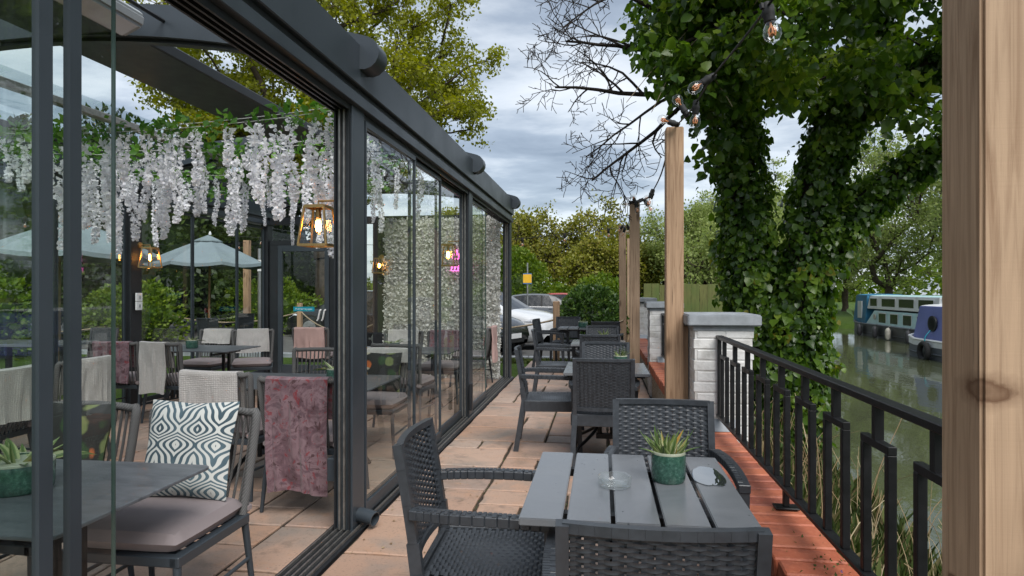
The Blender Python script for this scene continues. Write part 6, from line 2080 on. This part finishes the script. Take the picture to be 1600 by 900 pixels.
# ---------------------------------------------------------------- cars
def car(name, label, loc, rz, paint, L=4.2, W=.88, Hh=1.48, seed=0):
    """nose towards +x"""
    t = thing(name, label, 'car', loc, rz)
    # station: x, z_bottom, z_belt, z_top, half width, kind (0 hood/boot, 1 cabin)
    k = L / 4.2; hs = Hh / 1.48
    S = [(-2.10, .42, .70, .74, .70), (-2.04, .30, .86, .98, .80), (-1.90, .22, .92, 1.16, .85), (-1.55, .20, .93, 1.40, .875), (-1.05, .20, .93, 1.47, .88), (-.45, .20, .92, 1.48, .88), (.10, .20, .91, 1.45, .88), (.40, .20, .905, 1.36, .88), (.80, .20, .90, 1.13, .88), (1.10, .20, .89, .955, .875), (1.50, .20, .83, .90, .865), (1.85, .22, .74, .80, .82), (2.03, .26, .62, .68, .74), (2.10, .36, .52, .56, .66)]
    body, glass = MB(), MB()
    rings = []
    for x, zb, zl, zt, w in S:
        x *= k; w = w * W / .88
        zb, zl, zt = zb * hs, zl * hs, zt * hs
        up = max(0.0, (zt - zl) / (.56 * hs)); cab = min(1, up)
        wt = w * (.93 - .17 * cab)
        ring = [(w * .88, zb), (w * .985, zb + .10), (w, zb + (zl - zb) * .45), (w * .99, zl - .05), (w * .955, zl), (wt, zt - .035 - .02 * cab), (wt * .86, zt - .004), (wt * .45, zt + .018), (0, zt + .024)]
        rings.append([Vector((x, y, z)) for y, z in ring])
    n = len(rings[0])
    for i in range(len(rings) - 1):
        for j in range(n - 1):
            for s in (1, -1):
                q = [rings[i][j], rings[i + 1][j], rings[i + 1][j + 1], rings[i][j + 1]]
                q = [Vector((p.x, p.y * s, p.z)) for p in q]
                if s < 0: q = q[::-1]
                x0, x1 = S[i][0], S[i + 1][0]
                isg = (j == 4 and -1.9 <= x0 and x1 <= .80) or (j >= 6 and (x0 in (.40, .80, .10) and x1 <= 1.1)) or (j >= 5 and x0 <= -1.9 and x1 <= -1.55 and x0 >= -2.05)
                (glass if isg else body).add(q, [(0, 1, 2, 3)])
    for rr, flip in ((rings[0], 1), (rings[-1], 0)):
        P = rr + [Vector((p.x, -p.y, p.z)) for p in rr[::-1][1:]]
        body.add(P, [tuple(range(len(P)))])
    bm_me = body.mesh('body', MT[paint], recalc=False)
    b = bmesh.new(); b.from_mesh(bm_me); bmesh.ops.remove_doubles(b, verts=b.verts, dist=.0005); bmesh.ops.recalc_face_normals(b, faces=b.faces); b.to_mesh(bm_me); b.free()
    bm_me.polygons.foreach_set('use_smooth', [True] * len(bm_me.polygons)); bm_me.set_sharp_from_angle(angle=R(38))
    bo = link('body', bm_me, t)
    for piece in loose(glass): piece.build('window', MT['dark_glass'], t)
    # door seams and handles
    for s in (1, -1):
        for xx in (-.50, .42):
            m = MB(); m.box(xx * k - .006, xx * k + .006, s * W * .985, s * W * 1.004, .30, .88 * hs); m.build('door_seam', MT['rubber'], bo)
        for xx in (-.22, -1.30):
            ri = 5 if xx > -.5 else 3
            f_ = (xx - S[ri][0]) / (S[ri + 1][0] - S[ri][0])
            pa, pb = rings[ri][4].lerp(rings[ri + 1][4], f_), rings[ri][5].lerp(rings[ri + 1][5], f_)
            m = MB(); m.bar((pa.x, s * (pa.y + .004), pa.z), (pb.x, s * (pb.y + .004), pb.z), .07, .012, up=(0, 1, 0)); m.build('pillar', MT['rubber'], bo)
        for xx in (-.75, .18):
            m = MB(); m.box(xx * k - .08, xx * k + .08, s * W * .99, s * (W * .99 + .03), .80 * hs, .825 * hs); m.build('door_handle', MT[paint], bo, bevel=.006)
        m = MB(); m.box(.58 * k - .05, .58 * k + .06, s * (W + .02) if s > 0 else s * (W + .17), s * (W + .17) if s > 0 else s * (W + .02), .92 * hs, 1.04 * hs); m.build('wing_mirror', MT[paint], bo, bevel=.03, seg=2)
        m = MB(); m.lathe([(0, 0), (.5, .0), (.5, .5), (0, .5)], 12); m.v = [((1.68 + .24 * (x)) * k, s * (.60 + .13 * (y)), (.70 + .11 * (z - .25) * 2) * hs) for x, y, z in m.v]
        m = MB()
        P = [(1.60, .845, .70), (1.80, .825, .70), (1.98, .74, .60), (2.04, .60, .56), (2.045, .56, .60), (1.97, .60, .70), (1.80, .78, .775)]
        Vv = [Vector((x * k + .012, s * y * W / .88 * 1.012, z * hs)) for x, y, z in P]
        m.add(Vv, [(0, 1, 6), (1, 2, 6), (2, 5, 6), (2, 3, 4, 5)]); m.build('headlight', MT['headlight'], bo, solid=.012)
        m = MB(); m.box(-2.085 * k, -1.93 * k, s * .60 if s > 0 else s * .86, s * .86 if s > 0 else s * .60, .76 * hs, .95 * hs); m.build('tail_light', MT['red_lens'], bo, bevel=.03, seg=2)
    m = MB(); m.box(2.06 * k, 2.112 * k, -.42, .42, .30 * hs, .44 * hs); m.build('grille', MT['rubber'], bo, bevel=.02)
    m = MB(); m.box(2.113 * k, 2.122 * k, -.26, .26, .41 * hs, .52 * hs); m.build('number_plate', MT['white_plastic'], bo)
    for sx in (1.30, -1.32):
        for s in (1, -1):
            m = MB(); m.lathe([(0, -.10), (.22, -.10), (.315, -.085), (.32, .0), (.315, .085), (.22, .10), (0, .10)], 24, axis='y')
            wh = link('wheel', m.mesh('wheel', MT['tyre'], smooth=True), t, (sx * k, s * (W - .10), .32))
            m = MB(); m.lathe([(0, .0), (.06, .02), (.205, .005), (.21, -.01), (0, -.01)], 20, axis='y')
            for q in range(5):
                a = q * 2 * PI / 5; m.bar((.04 * math.cos(a), .012, .04 * math.sin(a)), (.2 * math.cos(a), .012, .2 * math.sin(a)), .04, .03, up=(0, 1, 0))
            rm = link('rim', m.mesh('rim', MT['steel'], smooth=True), wh, (0, s * .096, 0)); rm.rotation_euler = (0, 0, 0 if s > 0 else PI)
            m = MB(); m.lathe([(0.33, -.02), (.385, -.02), (.385, .02), (.33, .02), (.33, -.02)], 24, axis='y')
            link('wheel_arch', m.mesh('wheel_arch', MT['rubber']), bo, (sx * k, s * (W - .012), .34))
    return t
def cz(x, y): return H(x, y) + .036
def nose_car(label, nx, ny, rz, paint, L=4.2, Hh=1.48):
    x, y = nx - math.cos(rz) * L / 2, ny - math.sin(rz) * L / 2
    return car('parked_car', label, (x, y, cz(x, y)), rz, paint, L=L, Hh=Hh)
nose_car('dark hatchback with a white number plate parked nearest the rope by the flower wall', -1.86, 13.75, R(-22), 'car_black', L=3.9, Hh=1.42)
nose_car('white hatchback with its bonnet and headlight showing behind the sagging rope', -1.10, 15.9, R(-20), 'car_white')
nose_car('silver car parked beyond the white hatchback', -1.75, 18.4, R(-20), 'car_silver')
car('parked_car', 'grey hatchback parked side-on near the yellow sign', (-2.55, 30.0, cz(-2.5, 30)), R(4), 'car_grey', L=4.3, Hh=1.50)
car('parked_car', 'red car parked beyond the grey hatchback', (-1.5, 33.2, cz(-1, 33)), R(2), 'car_red', L=4.2, Hh=1.55)
car('parked_car', 'black car parked behind the rope fence seen through the rear glass', (-12.2, 22.2, cz(-12, 22)), R(-6), 'car_black')
car('parked_car', 'dark grey car parked beside the black car seen through the conservatory', (-8.2, 20.6, cz(-8.2, 20.6)), R(190), 'car_black')

# ---------------------------------------------------------------- narrowboats
def hull(L, W, bow, zt0, zt1, n=26):
    """bow towards +y; returns function of station -> half width, sheer"""
    sec = []
    for i in range(n + 1):
        f = i / n; y = -L / 2 + L * f
        d = (L / 2 - y)
        hw = W / 2 * (1 - max(0, 1 - d / bow) ** 2.2)
        z = zt0 + (zt1 - zt0) * max(0, 1 - d / (bow * 1.6)) ** 2
        sec.append((y, max(hw, .03), z))
    return sec
def boat(label, loc, rz, L, W, hullmat, gunmat, cab, cabmat, bow=2.2, fb=.52, extra=None):
    t = thing('narrowboat', label, 'boat', loc, rz, group='narrowboats moored on the far bank')
    sec = hull(L, W, bow, fb, fb + .28)
    m = MB()
    rows = []
    for y, hw, z in sec:
        rows.append([Vector((-hw * .93, y, -.35)), Vector((-hw, y, .05)), Vector((-hw * 1.0, y, z * .62)), Vector((-hw * 1.0, y, z))])
    m.grid(rows); m.grid([[Vector((-p.x, p.y, p.z)) for p in r_][::-1] for r_ in rows])
    m.grid([[r_[-1], Vector((-r_[-1].x, r_[-1].y, r_[-1].z))] for r_ in rows])
    P = rows[0]; m.add([P[0], P[1], P[3], Vector((-P[3].x, P[3].y, P[3].z)), Vector((-P[1].x, P[1].y, P[1].z)), Vector((-P[0].x, P[0].y, P[0].z))], [(0, 1, 2, 3, 4, 5)])
    h = m.build('hull', MT[hullmat], t, smooth=True)
    for s in (-1, 1):
        m = MB(); m.tube([(s * hw * 1.0, y, z) for y, hw, z in sec], .045, 6); m.build('gunwale', MT[gunmat], t, smooth=True)
        m = MB(); m.tube([(s * (hw + .01), y, z * .30) for y, hw, z in sec], .030, 6); m.build('rubbing_strake', MT[hullmat], h, smooth=True)
    return t, sec
# turquoise boat with a raised wheelhouse
b1, sec = boat('narrowboat with pale turquoise cabin, white wheelhouse and blue canvas end', (14.2, 31.6, WATER_Z), R(0.5), 9.6, 2.25, 'boat_black', 'boat_grey', None, None, bow=1.0, fb=.60)
def cabin(t, y0, y1, w0, w1, z0, z1, mat, roofmat, slope0=0.0, slope1=0.0, name='cabin', ov=.05):
    m = MB()
    P = [(-w0, y0, z0), (w0, y0, z0), (w0, y1, z0), (-w0, y1, z0), (-w1, y0 + slope0, z1), (w1, y0 + slope0, z1), (w1, y1 - slope1, z1), (-w1, y1 - slope1, z1)]
    m.add(P, [(0, 3, 2, 1), (4, 5, 6, 7), (0, 1, 5, 4), (1, 2, 6, 5), (2, 3, 7, 6), (3, 0, 4, 7)])
    c = m.build(name, MT[mat], t, bevel=.02, seg=2)
    m = MB(); rows = []
    for y in (y0 + slope0 - ov, y1 - slope1 + ov):
        rows.append([Vector(((w1 + .05) * math.sin(a), y, z1 + .005 + .06 * (math.cos(a * 1.4)))) for a in [(-1 + .25 * i) * 1.05 for i in range(9)]])
    m.grid(rows); m.build('roof', MT[roofmat], c, solid=.03)
    return c
def win(c, side, y, z, w, h, x_at, mat='dark_glass', frame='boat_white'):
    m = MB(); x = side * x_at
    a, b = (x, x + side * .012) if side > 0 else (x + side * .012, x)
    m.box(a, b, y - w / 2 - .04, y + w / 2 + .04, z - h / 2 - .04, z + h / 2 + .04); wf = m.build('window', MT[frame], c, bevel=.005)
    a, b = (x + side * .013, x + side * .018) if side > 0 else (x + side * .018, x + side * .013)
    m = MB(); m.box(a, b, y - w / 2, y + w / 2, z - h / 2, z + h / 2); m.build('pane', MT[mat], wf)
c = cabin(b1, -4.3, 2.75, 1.02, .93, .60, 1.28, 'boat_teal', 'boat_grey', slope1=.75)
for yy in (.95, -.25, -1.5, -2.75, -3.8): win(c, -1, yy, .94, .72, .44, .985)
c = cabin(b1, -3.9, 2.85, .92, .84, 1.355, 1.98, 'boat_white', 'boat_teal', slope1=.12, name='wheelhouse', ov=.18)
for yy, w_ in ((2.15, .75), (.55, 1.35), (-1.2, 1.35), (-2.9, 1.2)): win(c, -1, yy, 1.68, w_, .36, .888)
cv = cabin(b1, 2.87, 4.45, .98, .90, .60, 2.02, 'boat_canvas', 'boat_canvas', slope1=.18, name='canvas_cover', ov=.03)
m = MB(); m.box(-.99, -.935, 3.35, 3.85, .85, 1.72); m.build('torn_window', MT['boat_white'], cv)
m = MB(); m.lathe([(0, 0), (.13, 0), (.13, .03), (0, .03)], 18, (-1.03, 1.75, .98), 'x'); m.build('porthole', MT['fender_white'], b1, smooth=True)
for yy, mt in ((2.9, 'fender'), (1.1, 'fender'), (-.3, 'fender_white'), (-2.2, 'fender')):
    m = MB(); m.lathe([(0, 0), (.09, .03), (.12, .12), (.12, .42), (.08, .52), (.03, .56), (0, .56)], 12, (-1.27, yy, .0)); m.tube([(-1.27, yy, .55), (-1.15, yy, .66)], .012, 5)
    m.build('fender', MT[mt], b1, smooth=True)
# blue boat with white gunwale band, only its fore part shows beside the big post
b2, sec = boat('narrowboat with periwinkle blue cabin, white band and a tyre on its side', (11.85, 19.2, WATER_Z), R(1), 11.0, 2.15, 'boat_grey', 'boat_white', None, None, bow=.55, fb=.62)
m = MB()
rows = [[Vector((-hw * 1.015, y, z * .62 + .03)), Vector((-hw * 1.02, y, z + .02))] for y, hw, z in sec]
m.grid(rows); m.grid([[Vector((-p.x, p.y, p.z)) for p in r_] for r_ in rows]); m.build('white_band', MT['boat_white'], b2, smooth=True, solid=.01)
c = cabin(b2, -4.9, 5.0, .95, .82, .62, 1.74, 'boat_blue', 'boat_white', slope1=.18)
for yy in (3.75, 1.6, -.6):
    m = MB(); m.lathe([(0.19, 0), (.26, 0), (.26, .05), (.19, .05), (.19, 0)], 24, (-.955, yy, 1.18), 'x'); pr = m.build('porthole', MT['frame_dark'], c, smooth=True)
    m = MB(); m.lathe([(0, 0), (.19, 0), (.19, .02), (0, .02)], 24, (-.945, yy, 1.18), 'x'); m.build('pane', MT['boat_white'], pr)
m = MB()
for k in range(24):
    pass
tor = [[Vector((-1.22 + .085 * math.cos(b), 3.7 + (.27 + .085 * math.sin(b)) * math.cos(a), .26 + (.27 + .085 * math.sin(b)) * math.sin(a))) for b in [2 * PI * j / 10 for j in range(11)]] for a in [2 * PI * i / 26 for i in range(27)]]
m.grid(tor); tf = m.build('tyre_fender', MT['tyre'], b2, smooth=True)
m = MB(); m.tube(curve_pts([(-1.20, 3.7, .55), (-1.16, 3.72, .75), (-1.0, 3.75, .95)], 5), .018, 6); m.build('tyre_rope', MT['sign_teal'], tf, smooth=True)
m = MB(); m.box(-.35, .35, 2.6, 3.2, 1.78, 1.96); m.build('roof_box', MT['post_wood_grey'], b2, bevel=.02)
m = MB(); m.tube(curve_pts([(-.5, 3.6, 1.84), (-.2, 4.2, 1.88), (.3, 3.8, 1.86), (.1, 3.4, 1.86)], 5), .03, 6); m.build('rope_coil', MT['sign_teal'], b2, smooth=True)
m = MB(); m.tube([(-.6, 5.2, .6), (-.6, 5.2, 1.0)], .09, 10); m.build('bollard', MT['frame_dark'], b2, smooth=True)

# ---------------------------------------------------------------- fallen leaves, twigs and grit on the paving
rng = np.random.default_rng(91)
N = 420
X = np.where(rng.random(N) < .35, -1.36 + rng.exponential(.06, N), rng.uniform(-1.35, .6, N)); Y = rng.uniform(1.2, 12.4, N)
X = np.clip(X, -1.38, .62)
D = rng.normal(size=(N, 3)); D[:, 2] *= .08
nrm = np.stack([rng.normal(0, .15, N), rng.normal(0, .15, N), np.ones(N)], 1)
V, F, r_ = leaves(rng, np.stack([X, Y, np.full(N, .004)], 1), D, rng.uniform(.006, .026, N), 'fold', rnd=rng.random(N) ** 2 * .8, nrm=nrm)
o = link('fallen_leaves', np_mesh('fallen_leaves', V, F, MT['stalk'], r_)); tag(o, 'small fallen leaves and bits scattered over the terrace slabs', 'leaf litter', kind='stuff')
N = 2600
X = np.round((rng.uniform(-1.395, .64, N) + 1.395) / .2907) * .2907 - 1.395 + rng.normal(0, .008, N); Y = rng.uniform(1.2, 12.5, N)
k = (X > -1.39) & (X < .63) & (np.sin(Y * 2.3 + X * 4) + rng.normal(0, .5, N) > .25); X, Y = X[k], Y[k]; N = len(X)
D = rng.normal(size=(N, 3)); D[:, 2] = abs(D[:, 2]) * .8
V, F, r_ = leaves(rng, np.stack([X, Y, np.full(N, -.012)], 1), D, rng.uniform(.008, .018, N), 'fold', rnd=rng.random(N) * .35)
o = link('joint_moss', np_mesh('joint_moss', V, F, MT['blade'], r_)); tag(o, 'moss tufts growing in the joints of the terrace slabs', 'moss', kind='stuff')
